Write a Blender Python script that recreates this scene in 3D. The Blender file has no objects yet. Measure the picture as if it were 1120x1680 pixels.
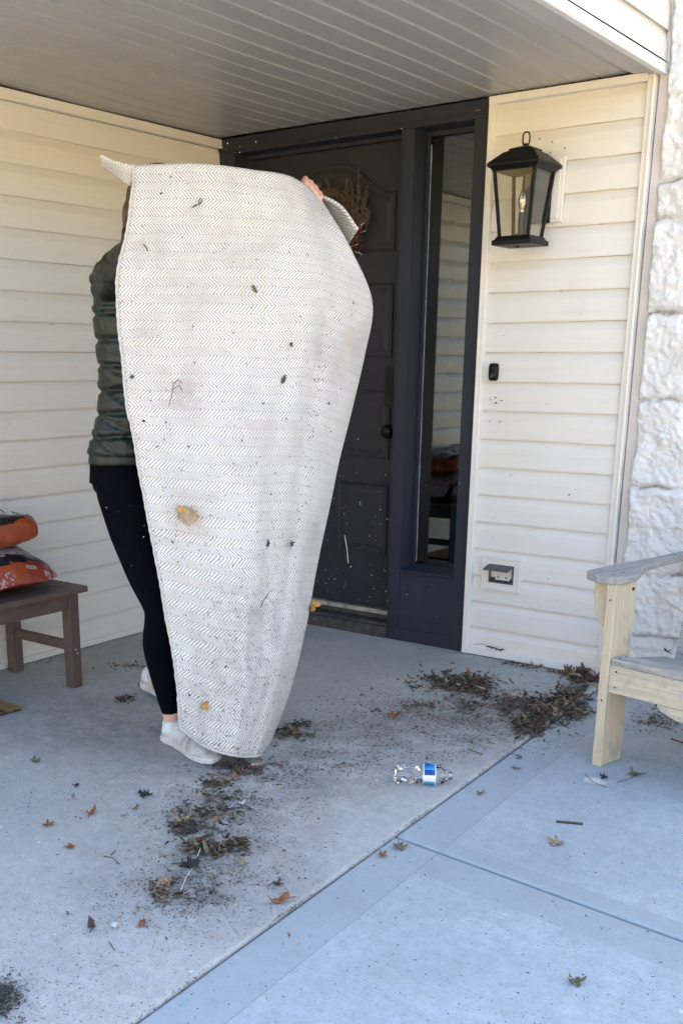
import bpy, bmesh, math, random
import numpy as np
from math import sin, cos, pi, radians, sqrt, exp, floor
from mathutils import Vector, noise, Matrix
random.seed(7)
S = bpy.context.scene
COL = S.collection
V = Vector

# ------------------------------------------------------------------ camera
CAM = V((3.51674, -4.12084, 1.23695)); ROT = (1.28844, -0.00146, 0.65675)
FPX, PX, PY = 1763.851, 455.535, 1101.50
cd = bpy.data.cameras.new("camera"); cam = bpy.data.objects.new("camera", cd); COL.objects.link(cam)
cam.location = CAM; cam.rotation_euler = ROT
cd.sensor_fit = 'HORIZONTAL'; cd.sensor_width = 36; cd.lens = FPX / 1120 * 36
cd.shift_x = (560 - PX) / 1120; cd.shift_y = (PY - 840) / 1120
cd.clip_start = .05; cd.clip_end = 2000
S.camera = cam
from mathutils import Euler
RM = Euler(ROT, 'XYZ').to_matrix()
FW = V((-sin(ROT[2]), cos(ROT[2]), 0)); RT = V((cos(ROT[2]), sin(ROT[2]), 0))
def ray(x, y): return RM @ V(((x - PX) / FPX, -(y - PY) / FPX, -1))
def W(x, y, D):                        # point seen at photo pixel (x, y), D metres ahead
    d = ray(x, y); return CAM + d * (D / d.dot(FW))
def Fl(x, y, z=0.0):                   # point on the level z
    d = ray(x, y); return CAM + d * ((z - CAM.z) / d.z)
def onY(x, y, yy=0.0):
    d = ray(x, y); return CAM + d * ((yy - CAM.y) / d.y)

# ------------------------------------------------------------------ materials
def newmat(name):
    m = bpy.data.materials.new(name); m.use_nodes = True
    nt = m.node_tree; b = nt.nodes['Principled BSDF']
    return m, nt, b
def N(nt, t, **k):
    n = nt.nodes.new(t)
    for a, v in k.items():
        if a.startswith('i_'):
            key = a[2:]; key = int(key) if key.isdigit() else key.replace('_', ' ')
            n.inputs[key].default_value = v
        else: setattr(n, a, v)
    return n
def c4(c): return (c[0], c[1], c[2], 1)
def mat(name, c1, c2=None, scale=8, rough=.6, bump=0, bscale=60, detail=4, metal=0, stretch=None, contrast=(.35, .65), spec=.5, coat=0, dirt=None, dscale=3, dthr=(.6, .75)):
    m, nt, b = newmat(name); L = nt.links
    b.inputs['Roughness'].default_value = rough; b.inputs['Metallic'].default_value = metal
    b.inputs['Specular IOR Level'].default_value = spec
    if coat: b.inputs['Coat Weight'].default_value = coat; b.inputs['Coat Roughness'].default_value = .15
    tc = N(nt, 'ShaderNodeTexCoord'); mp = N(nt, 'ShaderNodeMapping')
    L.new(tc.outputs['Object'], mp.inputs[0])
    if stretch: mp.inputs['Scale'].default_value = stretch
    if c2 is None: c2 = tuple(x * .9 for x in c1)
    n = N(nt, 'ShaderNodeTexNoise', i_Scale=scale, i_Detail=detail, i_Roughness=.6); L.new(mp.outputs[0], n.inputs['Vector'])
    r = N(nt, 'ShaderNodeMapRange', i_1=contrast[0], i_2=contrast[1]); L.new(n.outputs[0], r.inputs[0])
    mx = N(nt, 'ShaderNodeMix', data_type='RGBA'); L.new(r.outputs[0], mx.inputs[0])
    mx.inputs[6].default_value = c4(c1); mx.inputs[7].default_value = c4(c2)
    out = mx.outputs[2]
    if dirt:
        n2 = N(nt, 'ShaderNodeTexNoise', i_Scale=dscale, i_Detail=8, i_Roughness=.7); L.new(tc.outputs['Object'], n2.inputs['Vector'])
        r2 = N(nt, 'ShaderNodeMapRange', i_1=dthr[0], i_2=dthr[1]); L.new(n2.outputs[0], r2.inputs[0])
        m2 = N(nt, 'ShaderNodeMix', data_type='RGBA'); L.new(r2.outputs[0], m2.inputs[0]); L.new(out, m2.inputs[6]); m2.inputs[7].default_value = c4(dirt)
        out = m2.outputs[2]
    L.new(out, b.inputs['Base Color'])
    if bump:
        n3 = N(nt, 'ShaderNodeTexNoise', i_Scale=bscale, i_Detail=5); L.new(mp.outputs[0], n3.inputs['Vector'])
        bp = N(nt, 'ShaderNodeBump', i_Strength=bump, i_Distance=.01); L.new(n3.outputs[0], bp.inputs['Height']); L.new(bp.outputs[0], b.inputs['Normal'])
    return m

def math_(nt, op, a, b=None, c=None):
    n = N(nt, 'ShaderNodeMath', operation=op)
    for i, v in enumerate((a, b, c)):
        if v is None: continue
        if isinstance(v, (int, float)): n.inputs[i].default_value = v
        else: nt.links.new(v, n.inputs[i])
    return n.outputs[0]
def mixc(nt, f, a, b):
    n = N(nt, 'ShaderNodeMix', data_type='RGBA'); nt.links.new(f, n.inputs[0]) if not isinstance(f, (int, float)) else setattr(n.inputs[0], 'default_value', f)
    for i, v in ((6, a), (7, b)):
        if isinstance(v, tuple): n.inputs[i].default_value = c4(v)
        else: nt.links.new(v, n.inputs[i])
    return n.outputs[2]
def rng(nt, v, a, b, c=0., d=1.):
    n = N(nt, 'ShaderNodeMapRange', i_1=a, i_2=b, i_3=c, i_4=d); nt.links.new(v, n.inputs[0]); return n.outputs[0]
def noi(nt, vec, scale, detail=4, rough=.6):
    n = N(nt, 'ShaderNodeTexNoise', i_Scale=scale, i_Detail=detail, i_Roughness=rough); nt.links.new(vec, n.inputs['Vector']); return n.outputs[0]

def siding_mat():
    m, nt, b = newmat('vinyl_siding'); tc = N(nt, 'ShaderNodeTexCoord').outputs['Object']
    a = noi(nt, tc, 1.3, 6, .7); mp = N(nt, 'ShaderNodeMapping'); mp.inputs['Scale'].default_value = (1, 1, 14); nt.links.new(tc, mp.inputs[0])
    st = noi(nt, mp.outputs[0], 3, 5)
    col = mixc(nt, rng(nt, a, .35, .7), (.685, .665, .62), (.72, .70, .66))
    col = mixc(nt, rng(nt, st, .5, .8, 0, .35), col, (.57, .54, .49))
    sp = noi(nt, tc, 34, 3, .5); col = mixc(nt, rng(nt, sp, .71, .76, 0, .55), col, (.30, .29, .27))
    nt.links.new(col, b.inputs['Base Color']); b.inputs['Roughness'].default_value = .42
    mp2 = N(nt, 'ShaderNodeMapping'); mp2.inputs['Scale'].default_value = (.6, .6, 30); nt.links.new(tc, mp2.inputs[0])
    g = noi(nt, mp2.outputs[0], 9, 4)
    bp = N(nt, 'ShaderNodeBump', i_Strength=.12, i_Distance=.004); nt.links.new(g, bp.inputs['Height']); nt.links.new(bp.outputs[0], b.inputs['Normal'])
    return m
def concrete(name, base, band=None, x0=0, y0=0, slant=0, broom=0, warm=(.36, .34, .31), dust_shade=False):
    """concrete with pores, stains; band = width of the smooth trowelled margin along x=x0 (slanted) and y=y0 edges"""
    m, nt, b = newmat(name); tc = N(nt, 'ShaderNodeTexCoord').outputs['Object']
    a = noi(nt, tc, 1.1, 7, .65); f = noi(nt, tc, 140, 3, .7); g = noi(nt, tc, 7, 8, .75)
    lt = tuple(x * 1.12 for x in base); dk = tuple(x * .80 for x in base)
    col = mixc(nt, rng(nt, a, .35, .68), lt, dk)
    col = mixc(nt, rng(nt, g, .45, .75, 0, .45), col, warm)
    md = noi(nt, tc, 28, 6, .75); col = mixc(nt, rng(nt, md, .40, .64, 0, .42), col, tuple(x * .62 for x in base))
    if dust_shade:
        for px_, py_, r_, st_ in ((800, 1165, .45, .85), (700, 1190, .5, .7), (400, 1300, .5, .75), (330, 1420, .4, .75), (520, 1230, .45, .7), (250, 1200, .5, .65), (120, 1180, .45, .45), (5, 1640, .10, .8), (880, 1180, .2, .85)):  # dusty areas; the small bottom left entry paints in a shadow spot
            q_ = Fl(px_, py_); vd = N(nt, 'ShaderNodeVectorMath', operation='DISTANCE'); nt.links.new(tc, vd.inputs[0]); vd.inputs[1].default_value = q_
            e_ = math_(nt, 'MULTIPLY', rng(nt, vd.outputs['Value'], 0, r_, 1, 0), rng(nt, g, .36, .62, .15, 1))
            col = mixc(nt, math_(nt, 'MULTIPLY', e_, st_), col, (.175, .15, .12))
    col = mixc(nt, rng(nt, f, .55, .72, 0, .6), col, tuple(x * .35 for x in base))
    vo = N(nt, 'ShaderNodeTexVoronoi', feature='F1', i_Scale=38); nt.links.new(tc, vo.inputs['Vector'])
    sepc = N(nt, 'ShaderNodeSeparateColor'); nt.links.new(vo.outputs['Color'], sepc.inputs[0])
    dots = math_(nt, 'MULTIPLY', rng(nt, vo.outputs['Distance'], .05, .10, 1, 0), math_(nt, 'GREATER_THAN', sepc.outputs[0], .70))
    col = mixc(nt, dots, col, tuple(x * .22 for x in base))
    vo2 = N(nt, 'ShaderNodeTexVoronoi', feature='F1', i_Scale=14); nt.links.new(tc, vo2.inputs['Vector'])
    sp2 = N(nt, 'ShaderNodeSeparateColor'); nt.links.new(vo2.outputs['Color'], sp2.inputs[0])
    wd = math_(nt, 'MULTIPLY', rng(nt, vo2.outputs['Distance'], .05, .09, 1, 0), math_(nt, 'GREATER_THAN', sp2.outputs[1], .8))
    col = mixc(nt, wd, col, (.62, .62, .6))
    hgt = f
    if band:
        sx = N(nt, 'ShaderNodeSeparateXYZ'); nt.links.new(tc, sx.inputs[0])
        ex = math_(nt, 'SUBTRACT', math_(nt, 'ADD', sx.outputs[0], math_(nt, 'MULTIPLY', sx.outputs[1], slant)), x0)
        ey = math_(nt, 'ABSOLUTE', math_(nt, 'SUBTRACT', sx.outputs[1], math_(nt, 'MULTIPLY_ADD', sx.outputs[0], -.094, y0)))
        mask = math_(nt, 'MAXIMUM', math_(nt, 'LESS_THAN', ex, band), math_(nt, 'LESS_THAN', ey, band))
        smooth = mixc(nt, rng(nt, a, .3, .7), tuple(x * .80 for x in base), tuple(x * .66 for x in base))
        ed = math_(nt, 'LESS_THAN', math_(nt, 'ABSOLUTE', math_(nt, 'SUBTRACT', ex, band)), .0018)
        col = mixc(nt, math_(nt, 'MULTIPLY', mask, .7), col, smooth)
        col = mixc(nt, math_(nt, 'MULTIPLY', ed, .5), col, tuple(x * .5 for x in base))
        mp = N(nt, 'ShaderNodeMapping'); mp.inputs['Scale'].default_value = (4, 170, 1); mp.inputs['Rotation'].default_value = (0, 0, radians(4)); nt.links.new(tc, mp.inputs[0])
        br = noi(nt, mp.outputs[0], 1, 3, .7)
        hgt = math_(nt, 'ADD', math_(nt, 'MULTIPLY', f, .3), math_(nt, 'MULTIPLY', br, math_(nt, 'SUBTRACT', 1.05, mask)))
        col = mixc(nt, math_(nt, 'MULTIPLY', rng(nt, br, .4, .7, 0, .22), math_(nt, 'SUBTRACT', 1., mask)), col, tuple(x * .6 for x in base))
    nt.links.new(col, b.inputs['Base Color']); b.inputs['Roughness'].default_value = .8
    bp = N(nt, 'ShaderNodeBump', i_Strength=.5, i_Distance=.003); nt.links.new(hgt, bp.inputs['Height']); nt.links.new(bp.outputs[0], b.inputs['Normal'])
    return m
def rug_mat():
    m, nt, b = newmat('herringbone_weave'); uv = N(nt, 'ShaderNodeUVMap'); sx = N(nt, 'ShaderNodeSeparateXYZ'); nt.links.new(uv.outputs[0], sx.inputs[0])
    u, v = sx.outputs[0], sx.outputs[1]
    wob = noi(nt, uv.outputs[0], 13, 4); wv = noi(nt, uv.outputs[0], 5, 3)
    v0 = v; v = math_(nt, 'ADD', v, math_(nt, 'MULTIPLY', math_(nt, 'SUBTRACT', wv, .5), .03))
    u2 = math_(nt, 'ADD', u, math_(nt, 'MULTIPLY', math_(nt, 'SUBTRACT', wob, .5), .013))
    BW = .0285
    tri = math_(nt, 'PINGPONG', v, BW)
    ph = math_(nt, 'FRACT', math_(nt, 'DIVIDE', math_(nt, 'ADD', u2, math_(nt, 'MULTIPLY', tri, .95)), .0108))
    d = math_(nt, 'ABSOLUTE', math_(nt, 'SUBTRACT', ph, .5))             # 0 at stroke centre
    par = math_(nt, 'FLOOR', math_(nt, 'MODULO', math_(nt, 'DIVIDE', v, BW), 2))
    wid = math_(nt, 'MULTIPLY_ADD', par, -.018, .285)
    stroke = N(nt, 'ShaderNodeMapRange', i_3=1., i_4=0.); nt.links.new(d, stroke.inputs[0]); nt.links.new(math_(nt, 'SUBTRACT', wid, .05), stroke.inputs[1]); nt.links.new(math_(nt, 'ADD', wid, .05), stroke.inputs[2])
    # short breaks across each stroke, like weft over warp
    tb = math_(nt, 'ABSOLUTE', math_(nt, 'SUBTRACT', math_(nt, 'FRACT', math_(nt, 'DIVIDE', v, BW)), .5))
    gap = rng(nt, tb, .44, .49, 1., .55)
    st = math_(nt, 'MULTIPLY', stroke.outputs[0], gap)
    fine = noi(nt, uv.outputs[0], 420, 2, .8)
    grey = mixc(nt, fine, (.35, .335, .315), (.45, .435, .41))
    col = mixc(nt, st, grey, (.755, .73, .70))
    big = noi(nt, uv.outputs[0], 2.6, 6, .7)
    col = mixc(nt, rng(nt, big, .45, .72, 0, .55), col, (.38, .34, .32))
    wine = noi(nt, uv.outputs[0], 3.7, 4, .5)
    col = mixc(nt, rng(nt, wine, .60, .75, 0, .30), col, (.55, .42, .45))
    for su, sv, sr, sc, ss in ((.17, .74, .09, (.36, .25, .26), .75), (.13, 1.156, .07, (.42, .31, .18), .7), (.34, 1.44, .10, (.30, .28, .25), .6), (.26, 1.57, .16, (.30, .27, .25), .55), (.66, .58, .10, (.40, .34, .29), .45), (.12, 1.70, .10, (.32, .28, .24), .6), (.08, .28, .06, (.40, .34, .32), .5), (.80, .53, .05, (.55, .35, .20), .45), (.30, .96, .09, (.38, .30, .30), .45), (.22, 1.40, .12, (.33, .30, .28), .5), (.40, .42, .05, (.34, .32, .30), .5)):
        vd = N(nt, 'ShaderNodeVectorMath', operation='DISTANCE'); nt.links.new(uv.outputs[0], vd.inputs[0]); vd.inputs[1].default_value = (su, sv, 0)
        e_ = math_(nt, 'MULTIPLY', rng(nt, vd.outputs['Value'], 0, sr * 1.25, 1, 0), rng(nt, noi(nt, uv.outputs[0], 22, 6, .75), .40, .62, .1, 1))
        col = mixc(nt, math_(nt, 'MULTIPLY', e_, ss), col, sc)
    dots = noi(nt, uv.outputs[0], 95, 2, .5)
    lowg = rng(nt, v, .7, 1.8, .72, .645)
    dm = math_(nt, 'GREATER_THAN', dots, lowg)
    col = mixc(nt, math_(nt, 'MULTIPLY', dm, .8), col, (.10, .085, .07))
    nt.links.new(col, b.inputs['Base Color']); b.inputs['Roughness'].default_value = .9; b.inputs['Specular IOR Level'].default_value = .15
    h = math_(nt, 'ADD', st, math_(nt, 'MULTIPLY', fine, .5))
    bp = N(nt, 'ShaderNodeBump', i_Strength=.7, i_Distance=.004); nt.links.new(h, bp.inputs['Height']); nt.links.new(bp.outputs[0], b.inputs['Normal'])
    return m
def glass_mat(name, reflect=.22, tint=(.75, .8, .8), rough=.0, coated=False):
    m, nt, b = newmat(name); nt.nodes.remove(b); L = nt.links
    g = N(nt, 'ShaderNodeBsdfGlossy', i_Roughness=rough); g.inputs[0].default_value = (1, 1, 1, 1)
    t = N(nt, 'ShaderNodeBsdfTransparent'); t.inputs[0].default_value = c4(tint)
    fr = N(nt, 'ShaderNodeFresnel', i_IOR=1.5); f = math_(nt, 'MAXIMUM', fr.outputs[0], reflect) if not coated else math_(nt, 'MULTIPLY', fr.outputs[0], reflect)
    mx = N(nt, 'ShaderNodeMixShader'); L.new(f, mx.inputs[0]); L.new(t.outputs[0], mx.inputs[1]); L.new(g.outputs[0], mx.inputs[2])
    L.new(mx.outputs[0], nt.nodes['Material Output'].inputs[0]); return m

def stone_mat():
    m, nt, b = newmat('painted_stone'); tc = N(nt, 'ShaderNodeTexCoord').outputs['Object']
    at = N(nt, 'ShaderNodeAttribute', attribute_name='joint').outputs['Fac']
    a = noi(nt, tc, 5, 8, .75); f = noi(nt, tc, 60, 5, .7)
    col = mixc(nt, rng(nt, a, .4, .7), (.80, .80, .785), (.70, .70, .685))
    col = mixc(nt, rng(nt, f, .60, .74, 0, .5), col, (.52, .51, .47))
    crack = math_(nt, 'MULTIPLY', at, rng(nt, noi(nt, tc, 16, 6, .7), .45, .54, 0, 1))
    col = mixc(nt, math_(nt, 'MULTIPLY', crack, .75), col, (.16, .145, .11))
    nt.links.new(col, b.inputs['Base Color']); b.inputs['Roughness'].default_value = .55
    h = math_(nt, 'ADD', noi(nt, tc, 22, 8, .75), math_(nt, 'MULTIPLY', f, .35))
    bp = N(nt, 'ShaderNodeBump', i_Strength=.9, i_Distance=.015); nt.links.new(h, bp.inputs['Height']); nt.links.new(bp.outputs[0], b.inputs['Normal'])
    return m

M = {}
M['siding'] = siding_mat()
M['trim'] = mat('white_trim', (.74, .72, .68), (.69, .67, .63), 5, .4, .05, 80, dirt=(.45, .43, .4), dscale=24, dthr=(.68, .76))
M['beige'] = mat('beige_return', (.54, .50, .47), (.50, .46, .43), 4, .6, .1, 90)
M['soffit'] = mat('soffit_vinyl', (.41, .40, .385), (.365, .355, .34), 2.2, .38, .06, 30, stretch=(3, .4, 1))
M['dark'] = mat('charcoal_paint', (.027, .031, .046), (.022, .0255, .038), 6, .5, .10, 120, spec=.22, dirt=(.05, .045, .042), dscale=9, dthr=(.62, .8))
M['doorp'] = mat('door_paint', (.029, .0285, .039), (.0245, .0242, .033), 5, .5, .08, 160, spec=.22, dirt=(.05, .045, .042), dscale=12, dthr=(.66, .85))
M['black'] = mat('black_metal', (.0035, .0037, .0045), (.006, .0062, .007), 30, .45, .15, 200, spec=.2)
M['lock'] = mat('lock_black', (.003, .003, .0035), None, 30, .35, .05, 200, spec=.25)
M['plate'] = mat('dull_plate', (.03, .03, .032), None, 30, .5, .1, 200)
M['gapdark'] = mat('shadow_gap', (.02, .018, .016), None, 30, .9)
M['glass'] = glass_mat('window_glass', .15, (.40, .52, .56))
M['lglass'] = glass_mat('lantern_glass', .22, (.95, .96, .96), 0, True)
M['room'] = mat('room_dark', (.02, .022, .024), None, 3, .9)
M['alu'] = mat('sill_strip', (.42, .38, .33), (.30, .27, .23), 18, .45, .1, 100, dirt=(.10, .08, .06), dscale=30, dthr=(.55, .65))
M['caulk'] = mat('caulk', (.35, .38, .40), (.2, .22, .25), 30, .6)
M['sillblack'] = mat('worn_sill', (.03, .028, .028), (.07, .06, .055), 25, .7, .3, 90, dirt=(.2, .17, .14), dscale=45, dthr=(.6, .68))
M['stone'] = stone_mat()
M['porch'] = concrete('porch_concrete', (.465, .45, .415), warm=(.35, .32, .265), dust_shade=True)
M['patio'] = concrete('patio_concrete', (.44, .475, .49), .105, 2.083, -1.633, .0505, 1, warm=(.38, .375, .36))
M['mortar'] = mat('joint_dirt', (.05, .045, .04), (.12, .11, .1), 60, .9, .5, 120)
M['lawn'] = mat('dry_lawn', (.44, .32, .11), (.33, .25, .085), .8, .9, .5, 20)
M['rug'] = rug_mat()
M['skin'] = mat('skin', (.60, .36, .28), (.52, .28, .22), 25, .5, .08, 150)
M['jacket'] = mat('jacket_nylon', (.0065, .0115, .0065), (.0055, .0095, .0058), 20, .45, .35, 45, spec=.35)
M['leg'] = mat('black_knit', (.0013, .0018, .0045), (.002, .0026, .0055), 20, .95, .15, 300, spec=.06)
M['shirt'] = mat('black_shirt', (.002, .002, .003), None, 20, .95, .15, 300, spec=.06)
M['hair'] = mat('brown_hair', (.035, .018, .012), (.06, .03, .02), 40, .45, .4, 200, stretch=(1, 1, .1))
M['shoe'] = mat('white_shoe', (.54, .53, .51), (.46, .45, .43), 14, .75, .3, 180, dirt=(.27, .245, .21), dscale=26, dthr=(.50, .66))
M['sole'] = mat('shoe_sole', (.58, .57, .54), (.45, .44, .41), 20, .6, .1, 90)
M['sock'] = mat('white_sock', (.72, .74, .74), (.64, .66, .66), 60, .9, .5, 260)
M['bench'] = mat('bench_stain', (.115, .078, .066), (.085, .058, .05), 9, .55, .25, 70, stretch=(1, 1, 1))
M['screw'] = mat('steel_screw', (.7, .68, .62), None, 9, .3, metal=.8)
M['wood'] = mat('weathered_pine', (.52, .44, .30), (.45, .385, .275), 9, .75, .6, 30, stretch=(7, 7, .5), contrast=(.4, .62), dirt=(.27, .26, .23), dscale=12, dthr=(.52, .70))
M['woodh'] = mat('weathered_pine_across', (.52, .45, .32), (.42, .37, .28), 9, .75, .6, 30, stretch=(.5, 7, 7), contrast=(.4, .62), dirt=(.27, .27, .24), dscale=12, dthr=(.50, .68))
M['woodg'] = mat('grey_pine', (.42, .405, .365), (.25, .25, .235), 9, .75, .8, 40, stretch=(.6, 8, 8), contrast=(.4, .62), dirt=(.50, .43, .30), dscale=7, dthr=(.52, .75))
M['wooda'] = mat('grey_arm_pine', (.38, .37, .345), (.29, .285, .27), 9, .75, .8, 40, stretch=(9, .8, 9), contrast=(.4, .62), dirt=(.48, .41, .28), dscale=7, dthr=(.6, .75))
M['logo'] = mat('oval_badge', (.30, .28, .55), (.2, .18, .45), 60, .4)
M['white'] = mat('white_print', (.72, .70, .68), None, 60, .5)
M['bag_black'] = mat('bag_black', (.008, .009, .016), (.015, .015, .02), 20, .25, .35, 25)
M['bag_orange'] = mat('bag_orange', (.42, .085, .022), (.27, .045, .018), 18, .28, .5, 22, dirt=(.50, .16, .03), dscale=9, dthr=(.55, .62))
M['bag_red'] = mat('bag_red', (.20, .022, .02), (.33, .05, .02), 14, .28, .5, 22)
M['bag_print'] = mat('bag_photo_print', (.30, .045, .025), (.48, .36, .36), 55, .3, .4, 30, contrast=(.5, .56), dirt=(.12, .10, .2), dscale=70, dthr=(.57, .6))
M['bag_grey'] = mat('bag_grey', (.23, .20, .22), (.40, .36, .38), 70, .4, .4, 30, contrast=(.45, .6), dirt=(.05, .05, .06), dscale=110, dthr=(.57, .62))
M['coir'] = mat('coir', (.40, .26, .10), (.25, .155, .06), 60, .95, .9, 200)
M['ink'] = mat('black_print', (.02, .018, .015), None, 60, .9)
M['petw'] = glass_mat('bottle_plastic', 1.0, (.975, .985, .985), .05, True)
M['lblue'] = mat('label_blue', (.02, .30, .55), (.01, .10, .35), 40, .35)
M['lnavy'] = mat('label_navy', (.01, .05, .22), None, 40, .35)
M['plume'] = mat('dried_plume', (.085, .062, .044), (.05, .038, .028), 40, .9, .4, 200)
M['berry'] = mat('berry_red', (.10, .008, .012), None, 60, .4)
M['twig'] = mat('twig', (.05, .035, .025), (.09, .065, .045), 60, .9, .4, 200)
M['leaf_rust'] = mat('leaf_rust', (.30, .115, .04), (.19, .07, .03), 60, .75, .5, 150)
M['leaf_tan'] = mat('leaf_tan', (.36, .27, .17), (.25, .175, .10), 60, .8, .5, 150)
M['leaf_brown'] = mat('leaf_brown', (.115, .07, .045), (.065, .042, .03), 60, .85, .5, 150)
M['leaf_black'] = mat('leaf_black', (.022, .018, .017), (.04, .033, .028), 60, .85, .5, 150)
M['leaf_olive'] = mat('leaf_olive', (.165, .15, .075), (.10, .095, .05), 60, .8, .5, 150)
M['leaf_gold'] = mat('leaf_gold', (.52, .28, .06), (.40, .22, .05), 60, .7, .5, 150)
M['fluff'] = mat('pale_fluff', (.62, .60, .54), None, 60, .9)
M['dirt'] = mat('crumbled_dirt', (.075, .055, .04), (.12, .095, .07), 60, .95)
M['bulb'] = glass_mat('bulb_glass', .25, (.95, .9, .8))
M['filament'] = mat('filament', (.8, .55, .25), None, 60, .3, metal=.8)
M['candle'] = mat('candle_tube', (.10, .085, .07), None, 60, .5)

# ------------------------------------------------------------------ mesh helpers
def tag(o, label=None, cat=None, group=None, kind=None):
    if label: o['label'] = label
    if cat: o['category'] = cat
    if group: o['group'] = group
    if kind: o['kind'] = kind
    return o
def empty(name, loc, rz=0, label=None, cat=None, group=None):
    o = bpy.data.objects.new(name, None); COL.objects.link(o); o.location = loc; o.rotation_euler = (0, 0, rz)
    o.empty_display_size = .05
    return tag(o, label, cat, group)
class MB:
    def __init__(s): s.v = []; s.f = []; s.m = []; s.uv = None
    def add(s, vs, fs, mi=0):
        n = len(s.v); s.v += [tuple(x) for x in vs]; s.f += [tuple(i + n for i in f) for f in fs]; s.m += [mi] * len(fs); return s
    def box(s, a, b, mi=0, mx=None):
        x0, y0, z0 = a; x1, y1, z1 = b
        vs = [V(p) for p in ((x0, y0, z0), (x1, y0, z0), (x1, y1, z0), (x0, y1, z0), (x0, y0, z1), (x1, y0, z1), (x1, y1, z1), (x0, y1, z1))]
        if mx: vs = [mx @ p for p in vs]
        return s.add(vs, [(0, 3, 2, 1), (4, 5, 6, 7), (0, 1, 5, 4), (1, 2, 6, 5), (2, 3, 7, 6), (3, 0, 4, 7)], mi)
    def hexa(s, bot, top, mi=0):       # two quads (ccw seen from above)
        n = len(bot)
        return s.add(list(bot) + list(top), [tuple(range(n))[::-1], tuple(range(n, 2 * n))] + [(i, (i + 1) % n, n + (i + 1) % n, n + i) for i in range(n)], mi)
    def prism(s, outline, z0, z1, mi=0, fn=None):
        b = [V((p[0], p[1], z0)) for p in outline]; t = [V((p[0], p[1], z1)) for p in outline]
        if fn: b = [fn(p) for p in b]; t = [fn(p) for p in t]
        return s.hexa(b, t, mi)
    def tube(s, pts, rad, n=8, mi=0, cap=True):
        pts = [V(p) for p in pts]
        if isinstance(rad, (int, float)): rad = [rad] * len(pts)
        vs = []; up = None
        for i, p in enumerate(pts):
            t = (pts[min(i + 1, len(pts) - 1)] - pts[max(i - 1, 0)])
            t = t.normalized() if t.length > 1e-9 else V((0, 0, 1))
            if up is None:
                up = V((0, 0, 1)) if abs(t.z) < .9 else V((1, 0, 0))
            a = t.cross(up); a = a.normalized() if a.length > 1e-6 else V((1, 0, 0)); bb = a.cross(t).normalized(); up = bb
            for k in range(n):
                w = 2 * pi * k / n; vs.append(p + (a * cos(w) + bb * sin(w)) * rad[i])
        fs = []
        for i in range(len(pts) - 1):
            for k in range(n):
                k2 = (k + 1) % n; fs.append((i * n + k, i * n + k2, (i + 1) * n + k2, (i + 1) * n + k))
        if cap: fs.append(tuple(range(n))[::-1]); fs.append(tuple(range((len(pts) - 1) * n, len(pts) * n)))
        return s.add(vs, fs, mi)
    def loft(s, rings, n=24, mi=0):    # rings: (centre, vecA, vecB)
        vs = []
        for c, a, b in rings:
            for k in range(n):
                w = 2 * pi * k / n; vs.append(c + a * cos(w) + b * sin(w))
        fs = []
        for i in range(len(rings) - 1):
            for k in range(n):
                k2 = (k + 1) % n; fs.append((i * n + k, i * n + k2, (i + 1) * n + k2, (i + 1) * n + k))
        fs.append(tuple(range(n))[::-1]); fs.append(tuple(range((len(rings) - 1) * n, len(rings) * n)))
        return s.add(vs, fs, mi)
    def ball(s, c, r, mi=0, n=12, m=8, sc=(1, 1, 1)):
        vs = []; c = V(c)
        for i in range(m + 1):
            th = pi * i / m
            for k in range(n):
                w = 2 * pi * k / n; vs.append(c + V((sin(th) * cos(w) * sc[0], sin(th) * sin(w) * sc[1], cos(th) * sc[2])) * r)
        fs = [(i * n + k, (i + 1) * n + k, (i + 1) * n + (k + 1) % n, i * n + (k + 1) % n) for i in range(m) for k in range(n)]
        return s.add(vs, fs, mi)
    def lathe(s, prof, n=24, mi=0, fn=None):   # prof (r, z)
        vs = []
        for r, z in prof:
            for k in range(n):
                w = 2 * pi * k / n; p = V((r * cos(w), r * sin(w), z)); vs.append(fn(p) if fn else p)
        fs = [(i * n + k, i * n + (k + 1) % n, (i + 1) * n + (k + 1) % n, (i + 1) * n + k) for i in range(len(prof) - 1) for k in range(n)]
        return s.add(vs, fs, mi)
    def build(s, name, mats, parent=None, bevel=0, smooth=False, origin=None, world=True, segs=2, recalc=True, weld=False):
        """vertices are world coordinates unless world=False; they are stored relative to the parent / origin"""
        o0 = V(origin) if origin is not None else V((0, 0, 0))
        if parent is not None and world:
            p = parent; o0 = V((0, 0, 0))
            while p is not None: o0 = o0 + V(p.location); p = p.parent
        me = bpy.data.meshes.new(name)
        vs = [tuple(V(x) - o0) for x in s.v] if (world or origin is not None) else s.v
        me.from_pydata(vs, [], s.f); me.update()
        if not isinstance(mats, (list, tuple)): mats = [mats]
        for m in mats: me.materials.append(m)
        for p, mi in zip(me.polygons, s.m): p.material_index = mi; p.use_smooth = smooth
        if s.uv:
            uvl = me.uv_layers.new(name='UVMap')
            for lp in me.loops: uvl.data[lp.index].uv = s.uv[lp.vertex_index]
        if recalc or weld:
            bm = bmesh.new(); bm.from_mesh(me)
            if weld: bmesh.ops.remove_doubles(bm, verts=bm.verts, dist=1e-5)
            bmesh.ops.recalc_face_normals(bm, faces=bm.faces); bm.to_mesh(me); bm.free()
        o = bpy.data.objects.new(name, me); COL.objects.link(o)
        if parent is not None: o.parent = parent
        elif origin is not None: o.location = o0
        if bevel:
            b = o.modifiers.new('bevel', 'BEVEL'); b.width = bevel; b.segments = segs; b.limit_method = 'ANGLE'; b.angle_limit = radians(40)
            if smooth is None: pass
        return o
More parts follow.
